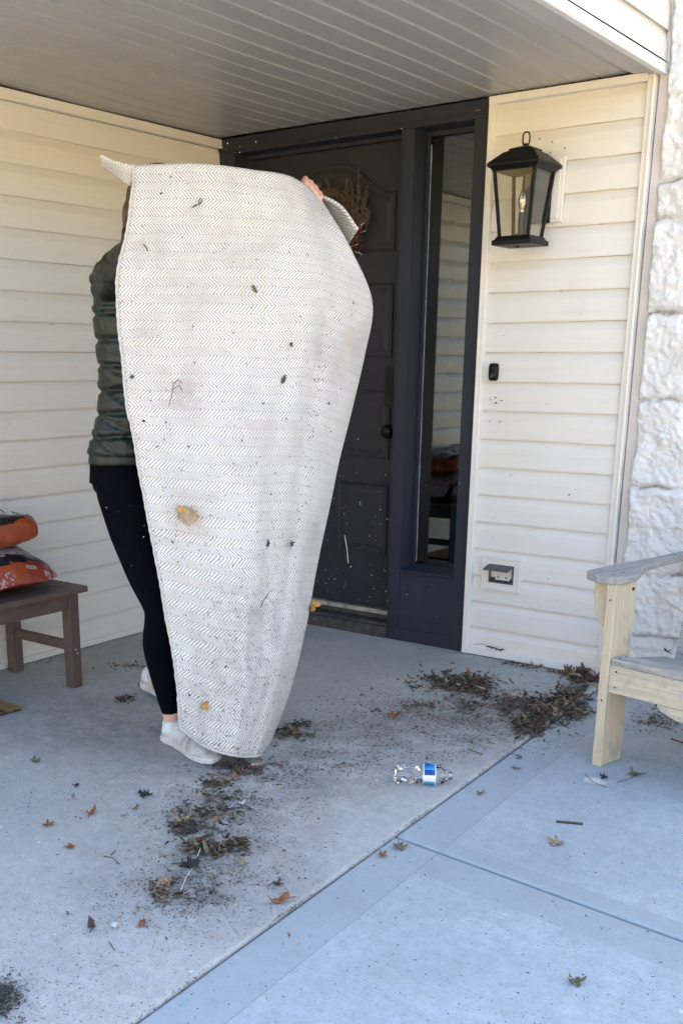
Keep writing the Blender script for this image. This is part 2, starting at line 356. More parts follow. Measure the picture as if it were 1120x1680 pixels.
def bake(o):                            # apply the object's modifiers
    dg = bpy.context.evaluated_depsgraph_get(); dg.update()
    me = bpy.data.meshes.new_from_object(o.evaluated_get(dg)); o.modifiers.clear(); o.data = me; return o
def remesh(o, vox, smooth=6):
    r = o.modifiers.new('r', 'REMESH'); r.mode = 'VOXEL'; r.voxel_size = vox; r.use_smooth_shade = True
    if smooth: s = o.modifiers.new('s', 'SMOOTH'); s.iterations = smooth; s.factor = .5
    mats = [m for m in o.data.materials]
    bake(o)
    if not o.data.materials: o.data.materials.append(mats[0])
    for p in o.data.polygons: p.use_smooth = True; p.material_index = 0
    return o
def text_verts(txt, size, extrude=.0):
    c = bpy.data.curves.new('t', 'FONT'); c.body = txt; c.size = size; c.align_x = 'CENTER'; c.align_y = 'CENTER'; c.extrude = extrude
    t = bpy.data.objects.new('t', c); COL.objects.link(t)
    dg = bpy.context.evaluated_depsgraph_get(); dg.update(); me = bpy.data.meshes.new_from_object(t.evaluated_get(dg))
    vs = [v.co.copy() for v in me.vertices]; fs = [tuple(p.vertices) for p in me.polygons]
    bpy.data.objects.remove(t); return vs, fs

# ------------------------------------------------------------------ setting: ground and slabs
H = 2.2102
XE = lambda y: 2.040 - .0505 * y            # porch slab edge (slightly out of square)
def slab(name, outline, z0, z1, m, bev=.012):
    mb = MB().prism(outline, z0, z1); o = mb.build(name, m, bevel=bev, segs=3); return tag(o, kind='structure')
tag(MB().add([(-300, -300, -.06), (300, -300, -.06), (300, 300, -.06), (-300, 300, -.06)], [(0, 1, 2, 3)]).build('ground', M['lawn'], recalc=False), kind='structure')
tag(MB().box((-.1, -6.5, -.055), (6.4, .05, -.028)).build('gravel_bed', M['mortar']), kind='structure')
slab('porch_floor', [(-.1, -6.5), (XE(-6.5), -6.5), (XE(.05), .05), (-.1, .05)], -.05, 0, M['porch'], .010)
g = .005
yj = lambda x: -1.603 - .094 * x            # cross joint
slab('patio', [(XE(-1.8) + g, yj(2.13) + g), (6.4, yj(6.4) + g), (6.4, .05), (XE(.05) + g, .05)], -.05, -.006, M['patio'], .008)
slab('patio', [(XE(-6.5) + g, -6.5), (6.4, -6.5), (6.4, yj(6.4) - g), (XE(-1.81) + g, yj(2.13) - g)], -.05, -.006, M['patio'], .008)
# dry sunlit hillside added out of frame so its bounce warms the upper walls
mb = MB(); na = 72
for j, (r_, h) in enumerate(((19, -.07), (22, .9), (27, 2.6), (34, 4.4), (46, 6.0), (75, 8), (120, 5), (160, -1))):
    for i in range(na + 1):
        a = radians(-150 + 205 * i / na); k = 1 + .18 * noise.noise(V((cos(a) * 3, sin(a) * 3, 4)))
        mb.v.append((2 + r_ * cos(a), -2 + r_ * sin(a), h * k + (.5 * noise.noise(V((cos(a) * 9, sin(a) * 9, j))) if h > 0 else 0)))
for j in range(7):
    for i in range(na): mb.f.append((j * (na + 1) + i, (j + 1) * (na + 1) + i, (j + 1) * (na + 1) + i + 1, j * (na + 1) + i + 1)); mb.m.append(0)
tag(mb.build('bounce_hills', mat('bounce_hillside', (.50, .345, .12), (.38, .265, .09), .3, .95, .4, 8), smooth=True), kind='structure')
# far sunlit driveway (out of frame, lights the porch from below)
tag(MB().box((6.6, -40, -.055), (13, .0, -.03)).build('driveway', mat('driveway_concrete', (.46, .345, .20), (.38, .285, .16), 2, .85, .2, 40)), kind='structure')

# ------------------------------------------------------------------ siding
C = .1143; Z1 = 2.0659
def siding(name, p0, p1, out, zlo, zhi, parent, first=Z1, seed=0, segs=24, label=None):
    """laps between p0 and p1 (x,y), lips projecting along out"""
    mb = MB(); p0 = V(p0 + (0,)); p1 = V(p1 + (0,)); o = V(out + (0,))
    k0 = floor((first - zhi) / C) - 1; k = int(k0)
    while True:
        zb = first - k * C; zt = zb + C; k += 1
        if zt <= zlo + 1e-4: break
        if zb >= zhi: continue
        a = max(zb, zlo); b = min(zt, zhi)
        prof = []
        for t in (0, .06, .5, .70, .84, .93, 1):
            z = zb + C * t; z = min(max(z, a), b)
            off = {0: .0125, .06: .0138, .5: .0128, .70: .0112, .84: .0060, .93: .0018, 1: .0002}[t]
            prof.append((off, z))
        if zb >= zlo: prof = [(.0002, zb), (.0002, zb + .008), (.0088, zb + .008), (.0092, zb)] + prof
        rows = []
        for off, z in prof:
            row = []
            for i in range(segs + 1):
                t = i / segs; p = p0.lerp(p1, t)
                w = noise.noise(V((t * 5 + seed, z * 3.1, seed))) * .0016
                row.append(p + o * (off - .012 + w) + V((0, 0, z + noise.noise(V((t * 4, zb * 9, seed + 5))) * .0012)))
            rows.append(row)
        n = len(mb.v); m = segs + 1
        for r in rows: mb.v += [tuple(x) for x in r]
        for r in range(len(rows) - 1):
            for i in range(segs):
                mb.f.append((n + r * m + i, n + r * m + i + 1, n + (r + 1) * m + i + 1, n + (r + 1) * m + i)); mb.m.append(0)
    ob = mb.build(name, M['siding'], parent, recalc=False)
    return ob

# entry wall (right of the door)
ew = empty('entry_wall', (1.7, 0, 0), label='narrow cream clapboard wall between the dark door frame and the white stone, with the lantern on it', cat='wall')
siding('siding', (1.398, 0), (1.986, 0), (0, -1), .02, 2.18, ew, seed=1)
mb = MB()
mb.box((1.3745, -.022, 0.004), (1.401, .02, 2.176)); mb.box((1.3775, -.026, .03), (1.385, -.0221, 2.17))
mb.box((1.401, -.018, .004), (1.985, .012, .033)); mb.box((1.3745, -.024, 2.176), (1.985, .012, 2.2035))
mb.build('trim_board', M['trim'], ew, bevel=.002)
mb = MB().box((1.985, -.020, .004), (2.008, .03, 2.196)).box((2.008, -.034, .004), (2.017, .03, 2.196))
mb.build('corner_post', M['trim'], ew, bevel=.0015)
MB().box((2.0215, -.006, 0), (2.07, .03, 2.19)).build('return_strip', M['beige'], ew)
MB().box((1.35, .014, 0), (2.2, .05, 2.3)).build('backing', M['gapdark'], ew)
mb = MB()
for x, y, r in ((812, 652, 1.5), (804, 656, 1.2), (822, 657, 1.4), (813, 661, 2.3), (803, 691, 1.2), (820, 692, 1.4), (933, 812, 1.6), (884, 227, 1.5), (905, 232, 1.2), (926, 242, 1.3), (902, 250, 1.2)):
    p = onY(x, y, -.010)
    mb.tube([(p.x, -.004, p.z), (p.x, -.0125, p.z)], r * .0013, 10)
mb.build('nail_hole', M['gapdark'], ew)

# side wall (left)
sw = empty('side_wall', (0, -1.5, 0), label='long cream clapboard wall behind the bench, running from the door towards the viewer', cat='wall')
siding('siding', (0, -3.0), (0, 0), (1, 0), .03, 2.165, sw, seed=9, segs=90)
mb = MB(); mb.box((-.012, -3.0, 2.166), (.016, 0, 2.2035)); mb.box((.0165, -3.0, 2.166), (.0215, 0, 2.174)); mb.box((-.012, -3.0, .004), (.013, 0, .03))
mb.build('trim_board', M['trim'], sw, bevel=.0015)
MB().box((-.06, -3.0, 0), (-.014, .2, 2.3)).build('backing', M['gapdark'], sw)

# stone wall
def stone_wall():
    rows = [0, .21, .455, .775, 1.10, 1.395, 1.70, 1.835, 2.12, 2.45, 2.8, 3.15, 3.5]
    cuts = {}
    rr = random.Random(4)
    for i in range(len(rows)):
        xs = [2.02]; 
        while xs[-1] < 6.5: xs.append(xs[-1] + rr.uniform(.28, .62))
        if i in (5,): xs[1] = 2.62
        cuts[i] = xs
    def f(x, z):
        wx = x + noise.noise(V((x * 5, z * 5, 1))) * .035 + noise.noise(V((x * 17, z * 17, 3))) * .012
        wz = z + noise.noise(V((x * 4, z * 5, 8))) * .05 + noise.noise(V((x * 15, z * 15, 9))) * .014
        i = 0
        while i < len(rows) - 2 and wz > rows[i + 1]: i += 1
        d = min(wz - rows[i], rows[i + 1] - wz)
        xs = cuts[i]; j = 0
        while j < len(xs) - 2 and wx > xs[j + 1]: j += 1
        d2 = min(wx - xs[j], xs[j + 1] - wx)
        d = max(0, min(d, d2 if j > 0 else max(d2 + .03, .03)))
        r = .022 * (1 - exp(-d / .008)) + .016 * noise.noise(V((i * 7.1 + x * 2, j * 3.3, z * 3)))
        r += .013 * noise.fractal(V((x * 9, z * 9, 2.2 * i)), .6, 2.3, 6) + .009 * abs(noise.noise(V((x * 26 + z * 14, z * 34, 5)))) + .004 * abs(noise.noise(V((x * 70, z * 90, 5))))
        edge = min(1, max(0, (x - 2.046 - .010 * noise.noise(V((z * 7, 0, 4))) - .006 * noise.noise(V((z * 25, 0, 6)))) / .018))
        jt = exp(-(d / .006) ** 2)
        if edge < 1 and edge > 0: jt = max(jt, .75 * (1 - edge))
        return .002 - (r + .012) * edge, jt
    mb = MB(); jts = []
    for (xa, xb, za, zb, st) in ((2.044, 2.62, 0, 2.75, .0055), (2.62, 5.5, 0, 3.4, .03), (2.06, 2.62, 2.75, 3.4, .03)):
        nx = int((xb - xa) / st) + 1; nz = int((zb - za) / st) + 1; n = len(mb.v)
        for k in range(nz + 1):
            z = za + (zb - za) * k / nz
            for i in range(nx + 1):
                x = xa + (xb - xa) * i / nx; y, j = f(x, z); mb.v.append((x, y, z)); jts.append(j)
        for k in range(nz):
            for i in range(nx):
                a = n + k * (nx + 1) + i; mb.f.append((a, a + 1, a + nx + 2, a + nx + 1)); mb.m.append(0)
    o = mb.build('stone_wall', M['stone'], smooth=True, recalc=False, origin=(2.1, 0, 0))
    at = o.data.attributes.new('joint', 'FLOAT', 'POINT'); at.data.foreach_set('value', jts)
    tag(o, 'rough white painted stone wall at the right edge beyond the clapboard', 'stone wall')
stone_wall()

# porch roof: soffit, box beam, fascia, upper clapboards
pr = empty('porch_roof', (1, -1.5, H), label='porch roof with a grooved taupe soffit, white fascia and cream clapboards above', cat='porch roof')
YS = -3.0
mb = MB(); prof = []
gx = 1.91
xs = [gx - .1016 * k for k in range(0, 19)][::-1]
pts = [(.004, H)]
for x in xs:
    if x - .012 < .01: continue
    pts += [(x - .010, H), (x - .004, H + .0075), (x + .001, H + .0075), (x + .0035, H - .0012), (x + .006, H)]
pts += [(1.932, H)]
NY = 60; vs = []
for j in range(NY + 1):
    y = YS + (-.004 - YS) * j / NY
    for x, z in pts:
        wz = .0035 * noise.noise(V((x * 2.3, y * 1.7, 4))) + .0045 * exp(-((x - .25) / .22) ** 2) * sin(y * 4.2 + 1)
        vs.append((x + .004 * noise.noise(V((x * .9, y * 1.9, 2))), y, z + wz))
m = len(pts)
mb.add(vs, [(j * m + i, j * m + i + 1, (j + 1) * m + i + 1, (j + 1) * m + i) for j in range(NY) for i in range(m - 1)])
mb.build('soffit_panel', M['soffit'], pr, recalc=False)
mb = MB(); mb.box((1.930, YS, 2.2045), (1.986, -.0005, 2.24)); mb.box((1.9885, YS, 2.196), (2.024, -.0005, 2.24)); mb.build('beam_board', M['beige'], pr, bevel=.0015)
MB().box((1.935, YS, 2.212), (2.025, -.001, 2.236)).build('beam_core', M['gapdark'], pr)
mb = MB(); mb.box((-.05, YS - .021, 2.190), (2.0255, YS - .001, 2.30)); mb.box((2.026, YS - .02, 2.187), (2.045, .10, 2.2245)); mb.box((2.047, YS - .02, 2.187), (2.050, .10, 2.194)); mb.build('fascia', M['trim'], pr, bevel=.0015)
siding('upper_siding', (2.040, YS), (2.040, 0.0), (1, 0), 2.231, 3.6, pr, first=2.325, seed=21, segs=40)
MB().box((2.0, YS, 2.236), (2.026, 0, 3.6)).build('wall_core', M['gapdark'], pr)
mb = MB(); mb.box((2.03, .0, 2.226), (2.062, .03, 3.6)); mb.box((2.03, YS - .03, 2.226), (2.06, YS - .001, 3.6)); mb.build('corner_post', M['trim'], pr, bevel=.0015)

# main body of the house (hidden behind the walls, shades the porch)
mb = MB(); mb.box((-6, .62, 0), (5.5, 9, 4.6)); mb.box((-6, -3.0, 2.262), (1.99, .60, 4.6)); mb.box((-6, -3.0, 0), (-.07, .6, 2.26)); mb.box((2.12, .06, 0), (5.5, .6, 4.6))
ho = mb.build('house', M['siding'], origin=(0, 4, 0)); tag(ho, 'two storey body of the cream house above and behind the porch', 'house')

# ------------------------------------------------------------------ front door
fd = empty('front_door', (.69, 0, 0), label='charcoal panelled front door with a tall glass sidelight, set back in a dark frame', cat='door')
YD = .125
mb = MB()
mb.box((.0, -.001, 0), (.091, .2, 2.138)); mb.box((0, -.001, 2.138), (1.3735, .2, 2.2035))
mb.box((.975, -.001, .06), (1.036, .2, 2.138)); mb.box((1.3065, -.001, .0), (1.3735, .2, 2.138))
mb.box((.975, .0, 0), (1.3065, .2, .06)); mb.box((1.036, .003, .06), (1.3065, .2, .325))
# stops and thin mouldings
mb.box((.0911, .085, .07), (.104, .19, 2.138)); mb.box((.962, .085, .07), (.9749, .19, 2.138)); mb.box((.104, .085, 2.122), (.962, .19, 2.1379))
mb.box((1.0361, .10, .325), (1.047, .118, 2.137)); mb.box((1.295, .10, .325), (1.3064, .118, 2.137)); mb.box((1.047, .10, 2.118), (1.295, .118, 2.137))
mb.box((0, -.008, 2.150), (1.3735, -.0011, 2.160)); mb.box((.981, -.005, .02), (.985, -.0011, 2.13)); mb.box((1.36, -.006, .02), (1.3735, -.0011, 2.14))
mb.build('door_frame', M['dark'], fd, bevel=.0018)
mb = MB().hexa([V((1.037, -.012, .322)), V((1.306, -.012, .322)), V((1.306, .12, .330)), V((1.037, .12, .330))], [V((1.037, -.012, .332)), V((1.306, -.012, .332)), V((1.306, .12, .343)), V((1.037, .12, .343))])
mb.build('sidelight_sill', M['dark'], fd, bevel=.002)
gl = MB().box((1.04, .122, .338), (1.302, .128, 2.13)).build('sidelight_glass', M['glass'], fd)
mb = MB()
pts = [(1.049 + .0012 * noise.noise(V((z * 6, 0, 0))), .1185, .35 + z) for z in [i * .03 for i in range(59)]]
mb.tube(pts, [.0022 + .0014 * noise.noise(V((p[2] * 9, 1, 0))) for p in pts], 6); mb.build('glazing_bead', M['caulk'], fd)
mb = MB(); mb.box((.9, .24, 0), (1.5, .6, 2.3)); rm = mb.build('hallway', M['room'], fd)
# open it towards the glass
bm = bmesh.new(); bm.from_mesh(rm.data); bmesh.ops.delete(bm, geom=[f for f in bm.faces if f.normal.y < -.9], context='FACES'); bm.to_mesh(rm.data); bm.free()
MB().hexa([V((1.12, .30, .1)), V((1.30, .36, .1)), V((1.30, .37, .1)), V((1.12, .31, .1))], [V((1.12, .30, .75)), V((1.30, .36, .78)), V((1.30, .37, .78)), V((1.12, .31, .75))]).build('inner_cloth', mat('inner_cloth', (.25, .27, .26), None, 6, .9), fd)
# slab
mb = MB(); mb.box((.095, YD, .108), (.985, .17, 2.137))
def moulding(mb, out, y0, w=.016, h=.007):
    n = len(out); c = V((sum(p[0] for p in out) / n, 0, sum(p[1] for p in out) / n))
    def inset(k):
        r = []
        for i in range(n):
            a = V((out[i - 1][0], out[i - 1][1])); b = V((out[i][0], out[i][1])); d = V((out[(i + 1) % n][0], out[(i + 1) % n][1]))
            e1 = (b - a).normalized(); e2 = (d - b).normalized(); n1 = V((-e1.y, e1.x)); n2 = V((-e2.y, e2.x))
            m_ = (n1 + n2); m_ = m_ / max(.3, m_.length_squared / 2) if m_.length > .2 else n1
            r.append(b + m_ * k)
        return r
    rings = [(0, 0), (.002, h), (.006, h * .95), (.011, .0015), (.024, .0015), (.045, .0065)]
    vs = []
    for k, hh in rings:
        for p in inset(k): vs.append((p.x, y0 - hh, p.y))
    fs = [(r * n + i, r * n + (i + 1) % n, (r + 1) * n + (i + 1) % n, (r + 1) * n + i) for r in range(len(rings) - 1) for i in range(n)]
    fs.append(tuple((len(rings) - 1) * n + i for i in range(n)))
    mb.add(vs, fs)
rect = lambda x0, x1, z0, z1: [(x0, z0), (x1, z0), (x1, z1), (x0, z1)]
arch = [(.19, 1.69), (.885, 1.69)]
for i in range(0, 21):
    t = i / 20; x = .885 - t * .695; s = abs(2 * t - 1)
    z = 1.935 + .135 * (1 - (3 * min(1, max(0, (s - .18) / .72)) ** 2 - 2 * min(1, max(0, (s - .18) / .72)) ** 3))
    arch.append((x, z))
moulding(mb, arch, YD)
for z0, z1 in ((1.245, 1.562), (.80, 1.108), (.358, .685)):
    moulding(mb, rect(.61, .885, z0, z1), YD); moulding(mb, rect(.19, .465, z0, z1), YD)
ds = mb.build('door_slab', M['doorp'], fd, bevel=0)
mb = MB(); mb.prism([(.862 + .0 + x, y) for x, y in ((0, 0),)] * 0 or [(.868, .0), (.93, .0), (.93, .026), (.868, .026)], 1.035, 1.205, fn=lambda p: V((p.x, YD - .028 + p.y, p.z)))
mb.tube([(.899, YD - .030, 1.075), (.899, YD - .034, 1.075)], .018, 20)
mb.build('keypad_lock', M['lock'], ds, bevel=.006, segs=3)
mb = MB()
kn = lambda p: V((.903 + p.x, YD - p.z, .928 + p.y))
mb.lathe([(0, 0), (.034, 0), (.034, .006), (.028, .010), (.012, .012), (.011, .030), (.02, .038), (.029, .050), (.030, .060), (.024, .070), (.012, .075), (0, .076)], 24, fn=kn)
mb.build('door_knob', M['lock'], ds, smooth=True)
mb = MB(); mb.box((.0, -.004, 0), (.975, .02, .052)); mb.box((.0, .02, 0), (.975, .2, .062)); mb.build('threshold', M['sillblack'], fd, bevel=.004)
MB().box((.105, .088, .0625), (.961, .20, .080)).build('sill_ramp', M['sillblack'], fd, bevel=.003)
MB().box((.105, .100, .0803), (.961, .19, .1005)).build('weather_strip', M['alu'], fd, bevel=.002)
# staple in the frame head, screws
mb = MB(); p = onY(783, 181, -.004)
mb.tube([(p.x - .012, -.004, p.z + .001), (p.x + .0, -.010, p.z), (p.x + .014, -.006, p.z)], .0013, 6)
for q in ((659, 211), (371, 245), (552, 225)): a = onY(*q, -.004); mb.tube([(a.x, -.001, a.z), (a.x, -.007, a.z)], .0025, 8)
mb.build('staple', M['screw'], fd)

# ------------------------------------------------------------------ wreath on the door
wr = empty('door_wreath', (.62, YD - .03, 1.80), label='dried grass and berry wreath hanging on the charcoal door behind the rug', cat='wreath')
mb = MB(); R0 = .15; cx, cz = .555, 1.80
for s in range(5):
    pts = []
    for i in range(41):
        a = 2 * pi * i / 40; pts.append((cx + (R0 + .014 * sin(7 * a + s * 2)) * cos(a), YD - .03 + .012 * cos(5 * a + s), cz + (R0 + .014 * cos(6 * a + s)) * sin(a)))
    mb.tube(pts, .005, 6)
mb.build('vine_ring', M['twig'], wr)
rr = random.Random(3)
def plume(mb, base, tip, w):
    base, tip = V(base), V(tip); ax = (tip - base)
    mb.tube([base, base.lerp(tip, .5), tip], [.0016, .0014, .0006], 5)
    for i in range(90):
        t = rr.random() ** .8; c = base.lerp(tip, .25 + .75 * t); ww = w * (1 - .8 * t) + .003
        d = V((rr.uniform(-1, 1), rr.uniform(-.6, .6), rr.uniform(.7, 2.0))).normalized()
        s = d.cross(V((0, 1, 0))).normalized() * .0022; e = c + d * rr.uniform(.010, .022) + V((rr.uniform(-ww, ww), rr.uniform(-ww, ww) * .5, 0)); c2 = c + (e - c) * .1
        mb.add([c2 - s, c2 + s, (c2 + e) / 2 + s * 1.4, e, (c2 + e) / 2 - s * 1.4], [(0, 1, 2, 3, 4)])
mb = MB()
for bx, by, tx, ty in ((572, 400, 568, 293), (585, 398, 588, 279), (592, 395, 602, 304), (565, 390, 552, 310), (560, 380, 535, 296), (580, 400, 577, 300), (575, 395, 560, 320), (590, 400, 596, 330), (550, 370, 522, 300), (600, 380, 604, 345), (570, 380, 545, 330)):
    yo = YD - .035 - rr.random() * .03
    plume(mb, onY(bx, by, yo), onY(tx, ty, yo), .012)
mb.build('grass_plume', M['plume'], wr, recalc=False)
mb = MB()
for i in range(26):
    p = onY(rr.uniform(556, 594), rr.uniform(372, 412), YD - .03 - rr.random() * .04); mb.ball(p, rr.uniform(.004, .008), 0, 8, 6)
mb.build('berry', M['berry'], wr, smooth=True)
mb = MB()
for (x0, y0, x1, y1) in ((583, 375, 606, 355), (586, 372, 596, 366), (582, 412, 594, 418), (570, 405, 588, 400), (575, 385, 600, 378)):
    mb.tube([onY(x0, y0, YD - .05), onY((x0 + x1) / 2 + 2, (y0 + y1) / 2, YD - .055), onY(x1, y1, YD - .05)], .0011, 5)
mb.build('pale_stem', M['fluff'], wr)
mb = MB()
for i in range(40):
    c = onY(rr.uniform(545, 590), rr.uniform(368, 415), YD - .02 - rr.random() * .05); a = rr.uniform(0, 6.3); d = V((cos(a), rr.uniform(-.5, .5), sin(a))) * rr.uniform(.012, .028); s = d.cross(V((0, 1, 0))) * .3
    mb.add([c, c + d * .5 + s, c + d, c + d * .5 - s], [(0, 1, 2, 3)])
mb.build('dry_leaf', M['leaf_brown'], wr, recalc=False)

# ------------------------------------------------------------------ lantern
lx, ly = 1.600, -.150
la = empty('wall_lantern', (lx, 0, 1.65), label='black four sided glass lantern with a ring on top, mounted on the entry wall', cat='lantern')
def sq(cx, cy, h, z): return [V((cx - h, cy - h, z)), V((cx + h, cy - h, z)), V((cx + h, cy + h, z)), V((cx - h, cy + h, z))]
mb = MB()
lv = [(.086, 1.902), (.090, 1.910), (.102, 1.918), (.1025, 1.926), (.098, 1.932), (.060, 1.966), (.046, 1.972), (.044, 1.979), (.018, 1.988)]
vs = []
for h, z in lv: vs += sq(lx, ly, h, z)
fs = [(0, 3, 2, 1)] + [(i * 4 + k, i * 4 + (k + 1) % 4, i * 4 + 4 + (k + 1) % 4, i * 4 + 4 + k) for i in range(len(lv) - 1) for k in range(4)] + [tuple(range(len(vs) - 4, len(vs)))]
mb.add(vs, fs); mb.tube([(lx, ly, 1.987), (lx, ly, 1.998)], .009, 12)
mb.tube([(lx + .075, ly - .02, 1.94), (lx + .075, ly - .02, 1.955)], [.006, .001], 8)
mb.build('cap', M['black'], la, bevel=.0015)
mb = MB(); P = []
for i in range(25):
    a = 2 * pi * i / 24; x = .0135 * (1 if cos(a) > 0 else -1) * abs(cos(a)) ** .55; z = .0225 * (1 if sin(a) > 0 else -1) * abs(sin(a)) ** .75
    P.append((lx + x * .95, ly + x * .1, 2.014 + z))
mb.tube(P, .0028, 8, cap=False); mb.build('ring', M['black'], la, smooth=True)
mb = MB(); ht, hb = .080, .057
for sx in (-1, 1):
    for sy in (-1, 1):
        a = .0055; T = V((lx + sx * ht, ly + sy * ht, 1.904)); B = V((lx + sx * hb, ly + sy * hb, 1.676))
        mb.hexa([B + V(q) for q in ((-a, -a, 0), (a, -a, 0), (a, a, 0), (-a, a, 0))], [T + V(q) for q in ((-a, -a, 0), (a, -a, 0), (a, a, 0), (-a, a, 0))])
mb.build('corner_bar', M['black'], la, bevel=.001)
mb = MB()
lv = [(.078, 1.648), (.079, 1.664), (.072, 1.668), (.064, 1.680)]
vs = []
for h, z in lv: vs += sq(lx, ly, h, z)
mb.add(vs, [(0, 3, 2, 1)] + [(i * 4 + k, i * 4 + (k + 1) % 4, i * 4 + 4 + (k + 1) % 4, i * 4 + 4 + k) for i in range(3) for k in range(4)] + [(12, 13, 14, 15)])
mb.tube([(lx - .01, ly, 1.6485), (lx - .01, ly, 1.643)], .008, 12)
mb.build('base_tray', M['black'], la, bevel=.001)
for k in range(4):
    a = k * pi / 2; R = Matrix.Rotation(a, 3, 'Z'); cc = V((lx, ly, 0))
    f = lambda p: cc + R @ V(p)
    q = [f((-.053, -.0575, 1.682)), f((.053, -.0575, 1.682)), f((.074, -.0795, 1.902)), f((-.074, -.0795, 1.902))]
    o_ = R @ V((0, .0022, 0))
    MB().hexa(q, [p + o_ for p in q]).build('glass_pane', M['lglass'], la)
mb = MB(); mb.tube([(lx, ly, 1.68), (lx, ly, 1.765)], .011, 14); mb.tube([(lx, ly, 1.68), (lx, ly, 1.69)], .022, 14); mb.box((lx - .004, ly + .02, 1.69), (lx + .004, ly + .05, 1.9)); mb.build('candle_tube', M['candle'], la)
mb = MB().lathe([(0, .0), (.008, .002), (.009, .012), (.016, .03), (.0165, .045), (.010, .065), (.004, .082), (0, .09)], 16, fn=lambda p: p + V((lx, ly, 1.766)))
bl = mb.build('bulb', M['bulb'], la, smooth=True)
mb = MB(); mb.tube([(lx - .003, ly, 1.772), (lx - .004, ly, 1.80), (lx, ly, 1.822), (lx + .004, ly, 1.80), (lx + .003, ly, 1.772)], .0012, 6); mb.tube([(lx, ly, 1.766), (lx, ly, 1.774)], .0085, 12); mb.build('filament', M['filament'], bl)
mb = MB(); mb.box((lx - .058, -.040, 1.735), (lx + .058, -.026, 1.955)); mb.box((lx - .012, ly + .075, 1.915), (lx + .012, -.035, 1.935)); mb.box((lx - .010, -.07, 1.75), (lx + .010, -.035, 1.93)); mb.build('back_plate', M['black'], la, bevel=.002)
mb = MB(); mb.box((lx - .098, -.020, 1.738), (lx + .098, -.003, 1.965)); mb.box((lx - .086, -.0262, 1.750), (lx + .086, -.0201, 1.953)); mb.build('mounting_block', M['trim'], la, bevel=.002)

# doorbell
mb = MB(); a = []
for i in range(24):
    w = 2 * pi * i / 24; a.append((.0185 * (1 if cos(w) > 0 else -1) * abs(cos(w)) ** .5, .0345 * (1 if sin(w) > 0 else -1) * abs(sin(w)) ** .45))
bx, bz = 1.452, 1.190
vs = []
for s, y in ((1, -.004), (1, -.020), (.88, -.026), (.3, -.0272)): vs += [V((bx + p[0] * s, y, bz + p[1] * s)) for p in a]
mb.add(vs, [(r * 24 + i, r * 24 + (i + 1) % 24, (r + 1) * 24 + (i + 1) % 24, (r + 1) * 24 + i) for r in range(3) for i in range(24)] + [tuple(range(72, 96))])
db = empty('doorbell', (bx, 0, bz), label='small rounded black doorbell on the clapboards beside the door frame', cat='doorbell')
mb.build('housing', M['black'], db, smooth=True)
MB().tube([(bx, -.026, bz - .014), (bx, -.0285, bz - .014)], .009, 20).build('button', M['plate'], db)
MB().tube([(bx, -.026, bz + .016), (bx, -.0284, bz + .016)], .0055, 16).build('lens', M['gapdark'], db)

# outlet box
ob = empty('outlet_box', (1.535, 0, .36), label='recessed outdoor outlet in a white frame with its grey cover flipped open', cat='outlet')
X0, X1, ZA, ZB = 1.452, 1.624, .300, .438
mb = MB(); w = .030
mb.box((X0, -.012, ZA), (X1, .012, ZA + w)); mb.box((X0, -.012, ZB - w), (X1, .012, ZB)); mb.box((X0, -.012, ZA + w), (X0 + w, .012, ZB - w)); mb.box((X1 - w, -.012, ZA + w), (X1, .012, ZB - w))
e = .006; mb.box((X0 - .003, -.018, ZA - .003), (X1 + .003, -.0125, ZA + e)); mb.box((X0 - .003, -.018, ZB - e), (X1 + .003, -.0125, ZB + .003)); mb.box((X0 - .003, -.018, ZA + e), (X0 + e, -.0125, ZB - e)); mb.box((X1 - e, -.018, ZA + e), (X1 + .003, -.0125, ZB - e))
mb.build('surround', M['trim'], ob, bevel=.0012)
grey = mat('grey_plastic', (.085, .085, .09), (.06, .06, .065), 20, .5, .1, 80)
mb = MB(); mb.box((X0 + w, .004, ZA + w), (X1 - w, .0125, ZB - w)); mb.box((X0 + w, -.022, ZB - w - .007), (X1 - w, .004, ZB - w)); mb.box((X1 - w - .005, -.016, ZA + w), (X1 - w, .0038, ZB - w - .0072)); mb.box((X0 + w, -.016, ZA + w), (X0 + w + .005, .0038, ZB - w - .0072)); mb.box((X0 + w + .0052, -.016, ZA + w), (X1 - w - .0052, .0038, ZA + w + .005)); mb.build('box', grey, ob)
mb = MB(); a0 = V((X0 + w - .002, -.018, ZB - w - .004)); a1 = V((X1 - w, -.018, ZB - w - .004)); d = V((0, -.052, -.014)); t = V((0, .001, .005))
mb.hexa([a0 + d, a1 + d, a1, a0], [a0 + d + t, a1 + d + t, a1 + t, a0 + t]); mb.build('cover_flap', grey, ob, bevel=.0015)
rec = MB(); rec.box((X0 + .055, -.004, ZA + .042), (X1 - .052, .0038, ZA + .068)); rc = rec.build('receptacle', M['trim'], ob, bevel=.0015)
for x in (X0 + .066, X0 + .072, X0 + .102, X0 + .108): MB().box((x, -.0062, ZA + .050), (x + .002, -.0041, ZA + .060)).build('slot', M['gapdark'], rc)
mb = MB().tube([(X0 + .087, -.0065, ZA + .055), (X0 + .087, -.0041, ZA + .055)], .0022, 8); mb.build('screw', M['screw'], rc)

